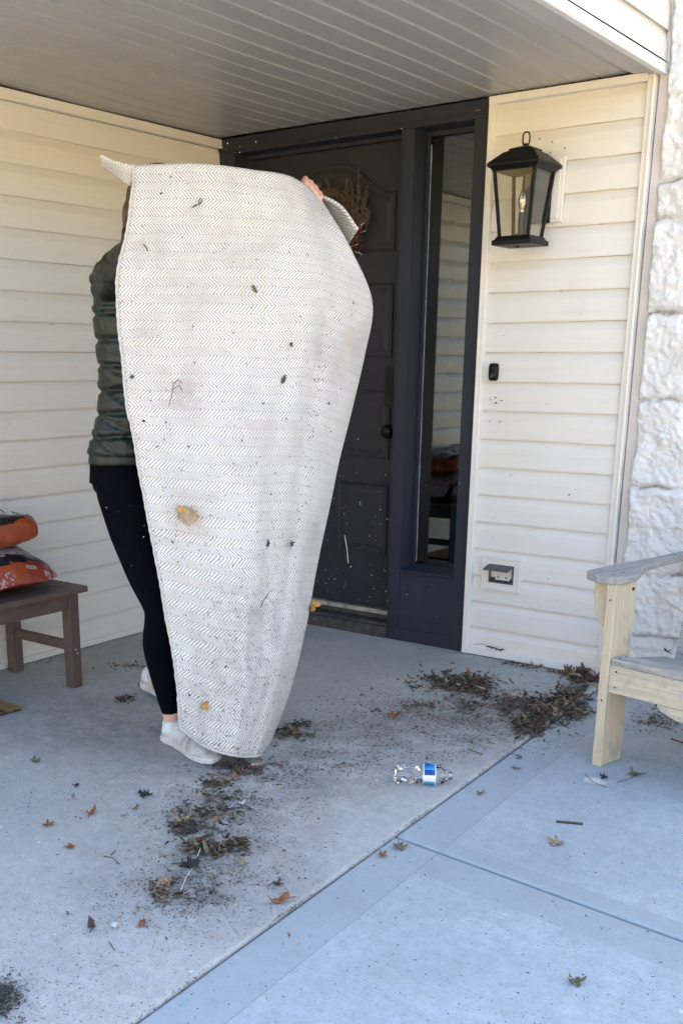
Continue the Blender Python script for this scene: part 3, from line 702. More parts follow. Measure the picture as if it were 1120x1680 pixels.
# ------------------------------------------------------------------ bench, bags, mat
be = empty('wooden_bench', (.24, -1.9, 0), label='low dark brown wooden bench against the left wall with two bags on it', cat='bench')
lw = .046; BZ = .378
for x, y in ((.392, -1.427), (.040, -1.427), (.392, -2.36), (.040, -2.36)):
    MB().box((x, y, 0), (x + lw, y + lw, BZ)).build('leg', M['bench'], be, bevel=.002)
mb = MB(); xs_ = [0.02 + i * .0905 for i in range(6)]
for i in range(5): mb.box((xs_[i] - .005, -2.40, BZ + .0005), (xs_[i + 1] - .0078, -1.353, BZ + .024))
mb.build('seat', M['bench'], be, bevel=.003)
mb = MB(); mb.box((.405, -2.314, BZ - .062), (.432, -1.4275, BZ)); mb.box((.045, -2.314, BZ - .062), (.07, -1.4275, BZ)); mb.box((.0865, -1.42, BZ - .062), (.3915, -1.392, BZ)); mb.build('apron', M['bench'], be, bevel=.002)
for y in (-1.419, -2.35): MB().box((.0865, y, .148), (.3915, y + .021, .186)).build('stretcher', M['bench'], be, bevel=.002)
for p in ((.4385, -1.408, .155), (.4385, -1.400, .138), (.087, -1.4285, .31)): MB().ball(p, .0035, 0, 8, 6).build('screw_head', M['screw'], be)

class Bag:
    def __init__(s, c, hx, hy, hz, ex, rz, tilt=0, seed=0):
        s.c = V(c); s.hx, s.hy, s.hz, s.ex = hx, hy, hz, ex; s.R = Matrix.Rotation(rz, 3, 'Z') @ Matrix.Rotation(tilt, 3, 'X'); s.seed = seed; s.low = .55
    def p(s, a, t, side):
        th = max(0, (1 - abs(a) ** 2.4) * (1 - abs(t) ** 2.6)) ** s.ex
        k = 1 - .10 * a * a * t * t
        q = V((a * s.hx * (k - .06 * t * t), t * s.hy * (k - .06 * a * a), side * s.hz * th * (1 if side > 0 else s.low)))
        nz = noise.noise(V((a * 3, t * 4, s.seed))) * .012 + noise.noise(V((a * 9, t * 12, s.seed + 3))) * .006
        q.z += nz * th * side; q.z += .012 * noise.noise(V((a * 2, t * 2, s.seed + 9)))
        return s.c + s.R @ q
    def build(s, name, mats, fn, parent):
        mb = MB(); n = 44
        g_ = lambda i: sin(pi / 2 * (2 * i / n - 1))
        for side in (1, -1):
            b = len(mb.v)
            for i in range(n + 1):
                for j in range(n + 1): mb.v.append(tuple(s.p(g_(i), g_(j), side)))
            for i in range(n):
                for j in range(n):
                    q = (b + i * (n + 1) + j, b + (i + 1) * (n + 1) + j, b + (i + 1) * (n + 1) + j + 1, b + i * (n + 1) + j + 1)
                    mb.f.append(q if side > 0 else q[::-1]); mb.m.append(fn((g_(i) + g_(i + 1)) / 2, (g_(j) + g_(j + 1)) / 2, side))
        return mb.build(name, mats, parent, smooth=True, weld=True)
    def patch(s, name, uvs, fs, m, parent, off=.0016):   # vertices given as (a, t)
        mb = MB(); vs = []
        for a, t in uvs:
            p = s.p(a, t, 1); n = (s.p(a + .01, t, 1) - p).cross(s.p(a, t + .01, 1) - p).normalized(); vs.append(p + n * off)
        mb.add(vs, fs); return mb.build(name, m, parent, recalc=False)
def sgrid(a0, a1, t0, t1, n=8, skew=0):
    uvs = [(a0 + (a1 - a0) * i / n + skew * j / n, t0 + (t1 - t0) * j / n) for i in range(n + 1) for j in range(n + 1)]
    return uvs, [(i * (n + 1) + j, (i + 1) * (n + 1) + j, (i + 1) * (n + 1) + j + 1, i * (n + 1) + j + 1) for i in range(n) for j in range(n)]
b1 = Bag((.235, -1.765, .446), .205, .37, .150, .72, 0, .0, 2); b1.low = .26
e1 = empty('soil_bag', (.235, -1.755, .405), label='lower plastic bag on the bench seat, silver grey above a navy band and orange side', cat='bag', group='bags stacked on the bench')
def f1(a, t, side):
    if side < 0: return 3
    if a < .74 - .20 * t: return 0
    if a < .87 - .17 * t: return 1
    if t > .74: return 4
    if t < .25 and a > .9: return 4
    return 2 if t < .5 else 3
b1.build('bag_skin', [M['bag_grey'], M['bag_black'], M['bag_orange'], M['bag_red'], M['bag_print']], f1, e1)
vs, fs = text_verts('MICROBE', 1.0)
b1.patch('print_lettering', [(.865 - v.y * .07, .56 + v.x * .036) for v in vs], fs, M['white'], e1)
b2 = Bag((.215, -1.80, .622), .185, .36, .088, .26, .04, -.03, 5)
e2 = empty('soil_bag', (.215, -1.80, .53), label='upper plastic bag, black with a white label above its orange side', cat='bag', group='bags stacked on the bench')
def f2(a, t, side):
    if side < 0: return 1
    if t > .955: return 2
    return 0 if a < .955 - .35 * max(0, t - .5) else 1
b2.build('bag_skin', [M['bag_black'], M['bag_orange'], M['bag_red']], f2, e2)
uvs, fs = sgrid(.20, .60, .36, .72, 10); lb = b2.patch('label_panel', uvs, fs, M['white'], e2, .0025)
mbv = []; mbf = []
for t0 in (.42, .49, .56):
    u_, f_ = sgrid(.25, .50, t0, t0 + .028, 4); b2.patch('label_line', u_, f_, M['ink'], e2, .0040)

mp_ = [Fl(0, 1148, .012), Fl(35, 1161, .012), Fl(0, 1178, .012)]
mt = empty('doormat', (.2, -2.0, 0), label='tan coir doormat poking in at the left edge beside the bench', cat='doormat')
k = mp_[1]; d1 = (mp_[0] - k).normalized(); d2 = V((-d1.y, d1.x, 0)); d2 = d2 if d2.dot(mp_[2] - k) > 0 else -d2
ol = [k + d1 * .004, k + d1 * .75, k + d1 * .75 + d2 * .45, k + d2 * .45, k + d2 * .004]
MB().prism([(p.x, p.y) for p in ol], .001, .010).build('rubber_back', M['ink'], mt)
mb = MB(); rr = random.Random(8)
for i in range(9000):
    a, b = rr.random() * .75, rr.random() * .45
    if i % 3 == 0: a = rr.random() ** 2 * .2
    p = k + d1 * a + d2 * b; h = .014 * rr.uniform(.7, 1.1); s = V((rr.uniform(-1, 1), rr.uniform(-1, 1), 0)) * .0012; t = V((rr.uniform(-.005, .005), rr.uniform(-.005, .005), .004 + h)); p.z = .004
    mb.add([p - s, p + s, p + t], [(0, 1, 2)])
mb.prism([(p.x, p.y) for p in ol], .0102, .0135); mb.build('coir_pile', M['coir'], mt, recalc=False)
mb = MB()
for q in ((0, 1166), (4, 1168)):
    p = Fl(q[0], q[1], .018); mb.prism([(p.x + .012 * cos(a), p.y + .006 * sin(a)) for a in [i * pi / 4 for i in range(8)]], .0175, .0195)
mb.build('printed_mark', M['ink'], mt)

# ------------------------------------------------------------------ adirondack chair
ch = empty('garden_chair', (2.347, -.96, -.006), -.19, label='weathered pale wood adirondack chair, partly in frame at the right', cat='chair')
WI = .60
for x0 in (0, WI):
    MB().box((x0, 0, 0), (x0 + .032, .118, .588)).build('front_leg', M['wood'], ch, world=False, bevel=.003)
armo = [(-.098, .07), (-.095, .035), (-.075, .008), (-.03, -.012), (.01, -.012), (.036, .004), (.046, .035), (.045, .085), (.028, .14), (.0, .20), (-.024, .27), (-.034, .36), (-.036, .46), (-.036, .64), (-.082, .64), (-.084, .46), (-.088, .34), (-.097, .20)]
def armz(p): return V((p.x, p.y, p.z))
for sgn, ox in ((1, 0), (-1, WI + .032)):
    o_ = [(ox + sgn * x, y) for x, y in armo]
    if sgn < 0: o_ = o_[::-1]
    MB().prism(o_, .5885, .612).build('arm_rest', M['wooda'], ch, world=False, bevel=.004)
    br = [(0, .587), (-.072, .587), (-.074, .54), (-.064, .485), (-.040, .445), (-.012, .425), (0, .422)]
    mb = MB(); q = [V((ox + sgn * x, .048, z)) for x, z in br]; mb.hexa(q, [p + V((0, .022, 0)) for p in q]); mb.build('arm_bracket', M['wood'], ch, world=False, bevel=.002)
MB().box((.0325, .004, .250), (WI - .0005, .026, .338)).build('front_apron', M['woodh'], ch, world=False, bevel=.002)
mb = MB()
q = [V((x, .0, z)) for x, z in ((.20, .2495), (.215, .232), (.27, .215), (.36, .215), (.415, .232), (.43, .2495))]
mb.hexa(q, [p + V((0, .02, 0)) for p in q]); mb.build('apron_curve', M['woodh'], ch, world=False)
for x0 in (.0335, WI - .024):
    mb = MB(); pr_ = [(.03, .24), (.03, .335), (.20, .318), (.5, .262), (.95, .10), (1.0, .0), (.93, .0), (.55, .15), (.2, .21)]
    q = [V((x0, y, z)) for y, z in pr_]; mb.hexa(q, [p + V((.022, 0, 0)) for p in q]); mb.build('side_rail', M['wood'], ch, world=False, bevel=.002)
for i in range(4):
    y0 = .002 + i * .083; z0 = .3385 - max(0, i - .2) * .014; sl = -.012 if i else -.002
    mb = MB(); q = [V((.034 if i == 0 else .036, y0, z0)), V((WI - .002, y0, z0)), V((WI - .002, y0 + .074, z0 + sl)), V((.034 if i == 0 else .036, y0 + .074, z0 + sl))]
    mb.hexa(q, [p + V((0, 0, .021)) for p in q]); mb.build('seat_slat', M['woodg'], ch, world=False, bevel=.004)
for i in range(7):
    cxx = .090 + i * .0755; fan = (i - 3) * .022; top = .93 - abs(i - 3) ** 2 * .014; w_ = .034
    b0 = V((cxx, .345, .245)); t0 = V((cxx + fan, .345 + .25, top)); w2 = .040
    mb = MB(); mb.hexa([b0 + V((-w_, 0, 0)), b0 + V((w_, 0, 0)), b0 + V((w_, .02, 0)), b0 + V((-w_, .02, 0))], [t0 + V((-w2, 0, 0)), t0 + V((w2, 0, 0)), t0 + V((w2, .02, 0)), t0 + V((-w2, .02, 0))])
    mb.build('back_slat', M['woodg'], ch, world=False, bevel=.004)
mb = MB(); mb.box((-.036, .505, .560), (WI + .068, .54, .588)); mb.box((.056, .372, .2), (WI - .025, .40, .26)); mb.build('back_rail', M['wood'], ch, world=False, bevel=.002)
mb = MB()
for a in ((.018, .0,.0),): pass
ov = [(.30 + .026 * cos(a), .296 + .017 * sin(a)) for a in [i * pi / 12 for i in range(24)]]
q = [V((x, .0035, z)) for x, z in ov]; mb.hexa(q, [p + V((0, -.0015, 0)) for p in q])
lg = mb.build('oval_badge', M['logo'], ch, world=False)
mb = MB(); P = [(.30 + .0235 * cos(i * pi / 16), .0015, .296 + .0148 * sin(i * pi / 16)) for i in range(33)]
mb.tube(P, .0009, 5, cap=False); vs, fs = text_verts('PINE', .013); mb.add([V((.30 + v.x, .0016, .296 + v.y)) for v in vs], fs); mb.build('badge_rim', M['white'], lg, world=False)
mb = MB(); mb.tube([(.0325, .095, .565), (.036, .095, .565)], .005, 10); mb.build('bolt', M['gapdark'], ch, world=False)
for (x, y, z, ax) in ((.0, .03, .6128, 2), (.0, .085, .6128, 2), (-.058, .5, .6128, 2), (.016, -.0008, .54, 1), (.016, -.0008, .22, 1), (.0555, .0032, .32, 1), (.0555, .0032, .27, 1), (.055, .02, .3605, 2), (.055, .055, .3595, 2), (.0328, .03, .30, 0), (.0328, .09, .30, 0)):
    d_ = V((.0006 if ax == 0 else 0, -.0006 if ax == 1 else 0, .0006 if ax == 2 else 0)); p_ = V((x, y, z)); MB().tube([p_ - d_, p_ + d_], .0032, 10).build('screw_head', M['plate'], ch, world=False)

# ------------------------------------------------------------------ water bottle
A = Fl(645, 1268, .03); B = Fl(742, 1272, .03)
dr = (B - A); Lb = dr.length; dx = dr.normalized(); dy = V((-dx.y, dx.x, 0)); dz = V((0, 0, 1))
def bf(p):        # lathe frame: z along bottle, flattened crushed plastic
    t = p.z / Lb; r = sqrt(p.x ** 2 + p.y ** 2); a = math.atan2(p.y, p.x)
    cr = 1 + (.20 * noise.noise(V((cos(a) * 2, sin(a) * 2, t * 9))) + .10 * sin(a * 3 + t * 22) if t < .55 else .05 * noise.noise(V((cos(a) * 2, sin(a) * 2, t * 9))))
    x, y = cos(a) * r * cr, sin(a) * r * cr
    sq_ = .78 if t < .5 else .92
    return A + dx * p.z + dy * x + dz * (y * sq_ - .002)
wb = empty('water_bottle', (A.x, A.y, 0), label='crushed clear plastic water bottle with a blue and white label lying on the porch floor', cat='bottle')
R = .0325
prof = [(0, .004), (.012, .006), (.022, .0), (.027, .004)]
zz = .004
for i in range(22): zz = .008 + i * .0058; prof.append((R * (1 if i % 2 else .93), zz))
prof += [(R, Lb * .80), (.026, Lb * .85), (.018, Lb * .91), (.0125, Lb * .945), (.0125, Lb * .96), (.0155, Lb * .962), (.0155, Lb * .97), (.0115, Lb * .972), (.0115, Lb), (.0, Lb)]
# close the gap between ribs and shoulder
mb = MB().lathe(prof, 28, fn=bf); mb.build('bottle_body', M['petw'], wb, smooth=True)
mb = MB()
lv = [(R * 1.03, Lb * .50), (R * 1.05, Lb * .52), (R * 1.05, Lb * .70), (R * 1.02, Lb * .715)]
mb.lathe(lv, 36, fn=bf)
k = 0
for i in range(len(lv) - 1):
    for j in range(36):
        a = (j + .5) / 36 * 360; m_ = 0
        if 55 < a < 130: m_ = 1
        elif 15 < a < 48: m_ = 2
        elif 130 <= a < 160: m_ = 2
        elif 200 < a < 300: m_ = 1
        if i != 1: m_ = 0
        mb.m[k] = m_; k += 1
mb.build('label_band', [M['white'], M['lblue'], M['lnavy']], wb, smooth=True)

# ------------------------------------------------------------------ rug
TAB = {0: [(220, 270), (320, 267), (410, 277), (480, 290), (527, 326)],
       .1: [(211, 362), (315, 362), (415, 366), (500, 376), (577, 411)],
       .2: [(193, 455), (300, 455), (420, 456), (522, 462), (611, 494)],
       .3: [(196, 548), (300, 549), (420, 552), (517, 555), (598, 584)],
       .4: [(206, 640), (300, 643), (410, 647), (500, 649), (577, 672)],
       .5: [(221, 732), (310, 738), (410, 743), (490, 744), (556, 762)],
       .6: [(238, 825), (320, 836), (410, 843), (480, 841), (537, 850)],
       .7: [(255, 915), (330, 932), (410, 941), (470, 935), (519, 935)],
       .8: [(272, 1008), (340, 1030), (400, 1040), (458, 1032), (503, 1025)],
       .9: [(288, 1100), (345, 1128), (400, 1140), (445, 1136), (478, 1128)],
       1: [(296, 1195), (338, 1226), (385, 1240), (418, 1241), (438, 1234)]}
def cr(p0, p1, p2, p3, t): return .5 * ((2 * p1) + (-p0 + p2) * t + (2 * p0 - 5 * p1 + 4 * p2 - p3) * t * t + (-p0 + 3 * p1 - 3 * p2 + p3) * t ** 3)
def sm(x): x = max(0, min(1, x)); return x * x * (3 - 2 * x)
def spl(P, x):                        # x in 0..len-1
    i = min(int(x), len(P) - 2); t = x - i; g_ = lambda k: P[max(0, min(len(P) - 1, k))]
    if i == 0: p0 = 2 * P[0] - P[1]
    else: p0 = P[i - 1]
    if i + 2 > len(P) - 1: p3 = 2 * P[-1] - P[-2]
    else: p3 = P[i + 2]
    return cr(p0, P[i], P[i + 1], p3, t)
ROWS = [[V(p) for p in TAB[k]] for k in sorted(TAB)]
def rug_px(u, v):
    wv_ = V((2.6 * noise.noise(V((v * 13, 0, 5))) + 1.0 * noise.noise(V((v * 40, 0, 9))), 0)) * (1 - sm(u * 5)) + V((1.8 * noise.noise(V((v * 9, 4, 5))), 0)) * sm((u - .85) / .15)
    return wv_ * (1 if .02 < v < .99 else 0) + rug_px0(u, v)
def rug_px0(u, v):
    cols = [spl([r[c] for r in ROWS], v * 10) for c in range(5)]
    return spl(cols, u * 4)
def rug_D(u, v):
    d = 3.115 + u * (.44 - .30 * sm(v * 1.05)) + .03 * v
    d += .20 * sm((v - .06) / .25) * (1 - .35 * v) * max(0, (u - .74) / .26) ** 1.8
    d -= .045 * sin(pi * min(1, u / .9)) * sm((v - .1) / .4)           # belly towards the camera
    d += .013 * sin(u * 15 + v * 5 + 1.2 * sin(v * 4)) * (.5 + .5 * v) + .012 * sin(u * 7 - v * 6) + .012 * noise.noise(V((u * 3, v * 5, 2)))
    d += .022 * exp(-((u - .80 + .05 * v) / .05) ** 2) * sm((v - .2) / .15) * (1 - sm((v - .72) / .2))   # soft fold
    d += .010 * noise.noise(V((u * 9, v * 4, 7))) + .006 * noise.noise(V((u * 16, v * 18, 3)))
    if v < .05: d += (.05 - v) * .8 * (1 - .5 * u)                                # top rolls back over the hands
    return d
def rug_P(u, v): p = rug_px(u, v); return W(p.x, p.y, rug_D(u, v))
NU, NV = 90, 190; WR = 14
grid = []; uvs = []
LEN = 1.86
for j in range(NV + 1):
    v = j / NV; row = [rug_P(i / NU, v) for i in range(NU + 1)]
    # beyond the silhouette the cloth turns and hangs behind
    e = row[-1]; back = sm((v - .14) / .12)
    for k in range(1, WR + 1):
        t = k / WR
        row.append(e + FW * (.05 * sin(t * pi / 2) + .14 * t) * (.1 + .9 * back) - RT * (.20 * (1 - cos(t * pi / 2)) * back + .001 * k) - V((0, 0, .0004 * k)))
    acc = 0; ur = [0]
    for a, b in zip(row, row[1:]): acc += (b - a).length; ur.append(acc)
    grid.append(row); uvs.append([(x, v * LEN) for x in ur])
rg = empty('rug', W(380, 1000, 3.2) * 1 - V((0, 0, W(380, 1000, 3.2).z)), label='large cream and grey herringbone rug held up and shaken out, littered with leaf bits', cat='rug')
mb = MB(); n = NU + 1 + WR
for r in grid: mb.v += [tuple(p) for p in r]
mb.uv = [x for r in uvs for x in r]
for j in range(NV):
    for i in range(n - 1):
        if (j + .5) / NV < .15 and i >= NU: continue
        mb.f.append((j * n + i, (j + 1) * n + i, (j + 1) * n + i + 1, j * n + i + 1)); mb.m.append(0)
def flap(mb, top, bot, Dt, Db, u0, v0, nn=16):
    b = len(mb.v)
    T = [V(p) for p in top]; Bt = [V(p) for p in bot]
    for i in range(nn + 1):
        x = i / nn * (len(T) - 1); pt = spl(T, x); pb = spl(Bt, x)
        for k in range(9):
            t = k / 8; p = pt.lerp(pb, t); s_ = i / nn
            D = (Dt[0] + (Dt[1] - Dt[0]) * s_) * (1 - t) + (Db[0] + (Db[1] - Db[0]) * s_) * t
            mb.v.append(tuple(W(p.x, p.y, D))); mb.uv.append((u0 + s_ * .14, v0 + t * .07))
    for i in range(nn):
        for k in range(8): mb.f.append((b + i * 9 + k, b + i * 9 + k + 1, b + (i + 1) * 9 + k + 1, b + (i + 1) * 9 + k)); mb.m.append(0)
flap(mb, [(221, 270), (188, 262), (166, 251)], [(217, 304), (196, 288), (171, 270)], (3.150, 3.23), (3.20, 3.30), 0, 0)
flap(mb, [(525, 322), (558, 340), (585, 377)], [(533, 336), (551, 365), (569, 400)], (3.60, 3.55), (3.69, 3.67), .7, 0)
ro = mb.build('cloth', M['rug'], rg, smooth=True, recalc=False)
sd = ro.modifiers.new('s', 'SOLIDIFY'); sd.thickness = .008; sd.offset = -1
# stitched border cord down the left edge and along the hem
mb = MB(); pts = [rug_P(0, j / 120) for j in range(121)] + [rug_P(i / 40, 1) for i in range(1, 41)]
pts2 = [p - FW * .001 for p in pts]; mb.tube(pts2, [.0042 + .0010 * sin(i * 2.6) for i in range(len(pts2))], 8); 
M['binding'] = mat('rug_binding', (.60, .58, .555), (.46, .44, .42), 200, .9, .6, 400)
mb.build('edge_binding', M['binding'], rg, smooth=True)
def rug_at(px, py, off=.004):          # rug surface point under a pixel
    best = None
    for v in [i / 60 for i in range(61)]:
        for u in [i / 30 for i in range(31)]:
            q = rug_px(u, v); d = (q.x - px) ** 2 + (q.y - py) ** 2
            if best is None or d < best[0]: best = (d, u, v)
    _, u, v = best
    p = rug_P(u, v); D = (p - CAM).dot(FW)
    a = rug_P(min(1, u + .02), v) - rug_P(max(0, u - .02), v); b = rug_P(u, min(1, v + .01)) - rug_P(u, max(0, v - .01)); nn = a.cross(b).normalized()
    if nn.dot(FW) > 0: nn = -nn
    return W(px, py, D) + nn * off, a.normalized(), nn

# ------------------------------------------------------------------ person
pe = empty('person', (1.2, -1.65, 0), label='person in dark green quilted jacket, black leggings and white shoes behind the rug they hold', cat='person')
fv = V((.951, -.309, 0)); rv = V((-.309, -.951, 0)); up = V((0, 0, 1))
def chain(mb, pts, n=14, sub=5):
    P = [W(*p[:3]) if len(p) == 4 else V(p[0]) for p in pts]; R_ = [p[-1] for p in pts]
    Q = []; r = []
    for i in range(len(P) - 1):
        for k in range(sub): Q.append(spl(P, i + k / sub)); r.append(R_[i] + (R_[i + 1] - R_[i]) * k / sub)
    Q.append(P[-1]); r.append(R_[-1])
    mb.tube(Q, r, n); mb.ball(Q[0], r[0] * .99, 0, 14, 10); mb.ball(Q[-1], r[-1] * .99, 0, 14, 10)
RS, LS = (182, 466, 3.405), (304, 462, 3.585)
REl, RWr = (224, 415, 3.225), (238, 312, 3.235)
LEl, LWr = (405, 440, 3.47), (492, 338, 3.63)
RLEG = [(208, 802, 3.40, .098), (226, 870, 3.39, .091), (247, 940, 3.37, .076), (267, 1000, 3.36, .060), (264, 1058, 3.39, .0605), (271, 1110, 3.41, .049), (281, 1163, 3.41, .036), (283, 1186, 3.41, .033)]
LLEG = [(258, 800, 3.56, .098), (272, 880, 3.58, .086), (284, 985, 3.64, .058), (278, 1040, 3.75, .054), (262, 1105, 3.87, .034), (260, 1128, 3.89, .031)]
hd = W(266, 348, 3.50)
mb = MB()
chain(mb, [(228, 770, 3.47, .10), (236, 650, 3.47, .095), (241, 540, 3.48, .105), (245, 460, 3.50, .09), (250, 415, 3.50, .055), (258, 385, 3.50, .050)])
chain(mb, [RS + (.045,), REl + (.038,), (232, 350, 3.23, .033), RWr + (.025,)]); chain(mb, [LS + (.045,), LEl + (.038,), (450, 395, 3.55, .033), LWr + (.025,)])
chain(mb, [p[:3] + (p[3] * .93,) for p in RLEG]); chain(mb, [p[:3] + (p[3] * .93,) for p in LLEG])
# head: skull, jaw, nose, ears, lips, brow
mb.ball(hd + up * .02, .088, 0, 24, 16, (.92, .92, 1.08)); mb.ball(hd + fv * .022 - up * .045, .062, 0, 20, 14, (.9, .9, 1.05))
chain(mb, [(hd + fv * .088 + up * .018, .007), (hd + fv * .104 - up * .012, .011)]); mb.ball(hd + fv * .082 - up * .045, .016, 0, 12, 8, (.7, 1.3, .5)); mb.ball(hd + fv * .078 - up * .078, .022)
for s in (-1, 1): mb.ball(hd + rv * .083 * s - up * .005, .024, 0, 12, 10, (.8, .4, 1.2)); mb.ball(hd + fv * .080 + rv * .03 * s + up * .030, .014, 0, 10, 8, (.8, 1.2, .5))
# hands
def hand(mb, wrist, tips_dir, spread, palm, curl, thumb):
    """palm centre reached from wrist, four fingers rooted along spread, curling by curl vectors"""
    wrist = V(wrist); pc = wrist + tips_dir * .085
    for k in range(4):
        t = (k - 1.5) / 1.5; root = pc + spread * (t * .031)
        mb.tube([wrist + spread * t * .014, wrist.lerp(root, .6), root], [.017, .0135, .0115], 10)
        L_ = (.028, .031, .029, .024)[k]
        a = root + curl[0] * L_ * 1.15; b = a + curl[1] * L_ * .85; c = b + curl[2] * L_ * .62
        mb.tube([root, a, b, c], [.0102, .0092, .0085, .0068], 10)
        for q, r in ((root, .0108), (a, .0096), (b, .0087), (c, .0069)): mb.ball(q, r, 0, 10, 8)
    th0 = wrist + tips_dir * .03 + spread * .025 * thumb[0]
    th1 = th0 + spread * .022 * thumb[0] + tips_dir * .02; th2 = th1 + thumb[1] * .035; th3 = th2 + thumb[2] * .026
    mb.tube([th0, th1, th2, th3], [.015, .0125, .0105, .008], 10); mb.ball(th3, .0082, 0, 10, 8); mb.ball(th2, .0106, 0, 10, 8)
lwp = W(490, 345, 3.66); topr = W(508, 314, 3.615)
td = (topr - lwp).normalized(); spd = (W(530, 322, 3.6) - W(505, 298, 3.6)).normalized()
C1 = (-FW * .75 + up * .35 + RT * .25).normalized(); C2 = (-FW * .75 - up * .6).normalized(); C3 = (-up * .9 - FW * .1).normalized()
pcw = topr - td * .085
hand(mb, pcw, td, spd, None, (C1, C2, C3), (-1, (FW * .1 + up * .3 - RT * .3).normalized(), (-RT * .5 - up * .4).normalized()))
mb.tube([W(*LWr), pcw], [.026, .021], 12)
rwp = W(240, 335, 3.27); tr = W(248, 326, 3.265); tdr = (up * .9 + RT * .3).normalized(); pcw = tr - tdr * .085
hand(mb, pcw, tdr, RT, None, ((up * .8 - FW * .2).normalized(), (up * .2 - FW * .1 + RT * .5).normalized(), (-up * .6 + RT * .5).normalized()), (1, (-FW * .3 + up * .5).normalized(), (-FW * .4 + up * .4).normalized()))
mb.tube([W(*RWr), pcw], [.026, .021], 12)
body = mb.build('body', M['skin'], pe); remesh(body, .0042, 4)
# eyes
for s in (-1, 1): MB().ball(hd + fv * .078 + rv * .030 * s + up * .012, .010, 0, 12, 8).build('eye', M['white'], pe, smooth=True)
# hair
mb = MB(); mb.ball(hd + up * .032 - fv * .014, .102, 0, 28, 18, (1.0, 1.0, 1.05))
chain(mb, [(hd - fv * .06 + up * .01, .075), (hd - fv * .075 - up * .09, .06), (hd - fv * .085 - up * .17, .045)])
chain(mb, [(hd + rv * .07 - fv * .03, .045), (hd + rv * .075 - fv * .035 - up * .10, .035), (hd + rv * .06 - fv * .01 - up * .17, .018)])
hr = mb.build('hair', M['hair'], pe); remesh(hr, .007, 5)
for v in hr.data.vertices:
    if (v.co + pe.location - hd).dot(fv) > .055 and (v.co + pe.location - hd).z < .075: v.co -= fv * .06
mb = MB(); rr = random.Random(11)
for i in range(40):
    a = hd + rv * .09 - up * rr.uniform(.0, .08) + fv * rr.uniform(-.07, .04); b = W(rr.uniform(199, 214), rr.uniform(385, 418), rr.uniform(3.36, 3.44))
    m_ = W(rr.uniform(206, 220), rr.uniform(352, 372), 3.42); mb.tube([a, m_, b], [.0012, .0012, .0004], 4)
mb.build('loose_hair', M['hair'], pe)
# jacket
mb = MB()
def ring(px, py, D, w, d): c = W(px, py, D); return (c, rv * w, fv * d)
mb.loft([ring(227, 760, 3.47, .166, .118), ring(229, 735, 3.47, .165, .116), ring(235, 690, 3.47, .152, .110), ring(239, 640, 3.47, .146, .108), ring(240, 580, 3.475, .156, .116), ring(240, 530, 3.48, .164, .122), ring(241, 480, 3.49, .170, .110), ring(243, 448, 3.50, .150, .092), ring(246, 428, 3.50, .095, .075), ring(250, 408, 3.50, .066, .062), ring(252, 396, 3.50, .063, .060)], 40)
chain(mb, [RS + (.066,), (196, 445, 3.32, .062), REl + (.050,), (232, 355, 3.235, .043), (236, 325, 3.235, .037)], 18)
chain(mb, [LS + (.066,), (350, 462, 3.53, .06), LEl + (.050,), (450, 392, 3.55, .043), (478, 356, 3.61, .037)], 18)
jk = mb.build('jacket', M['jacket'], pe); remesh(jk, .006, 8)
loc = pe.location; zt, zb = W(240, 430, 3.48).z, W(228, 756, 3.47).z
wrs, wre = W(*RS), W(*REl)
me = jk.data
nrm = [v.normal.copy() for v in me.vertices]
for v, nv in zip(me.vertices, nrm):
    p = v.co + loc
    ph = (p.z - zb) / .074 + .16 * noise.noise(p * 5) + .05 * noise.noise(p * 22) 
    fr = ph - floor(ph); puff = (1 - abs(2 * fr - 1) ** 5) 
    puff = max(0, min(1, (min(fr, 1 - fr)) / .20)); puff = sin(puff * pi / 2)
    w = 1.0
    q = (p - wrs); al = q.dot((wre - wrs).normalized())
    if p.z > W(240, 500, 3.4).z: w = .25
    hem = 1 if p.z > zb + .026 else 0
    wr_ = noise.fractal(p * 18, .8, 2, 4) * .008 - max(0, .18 - abs(noise.noise(V((p.x * 8 + p.z * 11, p.y * 8, p.z * 7))))) * .06
    v.co += nv * ((puff * .0115 - .005) * w * hem + wr_ * (.5 if hem else .2))
# leggings
mb = MB()
chain(mb, [p for p in RLEG[:-1]], 20); chain(mb, LLEG[:-1], 20)
mb.loft([ring(227, 745, 3.47, .150, .108), ring(226, 775, 3.47, .158, .118), ring(228, 800, 3.47, .150, .122), ring(232, 830, 3.47, .11, .10)], 32)
lgm = mb.build('leggings', M['leg'], pe); remesh(lgm, .006, 8)
mb = MB(); mb.loft([ring(227, 748, 3.47, .160, .115), ring(227, 770, 3.47, .160, .117), ring(225, 789, 3.47, .157, .120)], 36); sh = mb.build('shirt_hem', M['shirt'], pe)
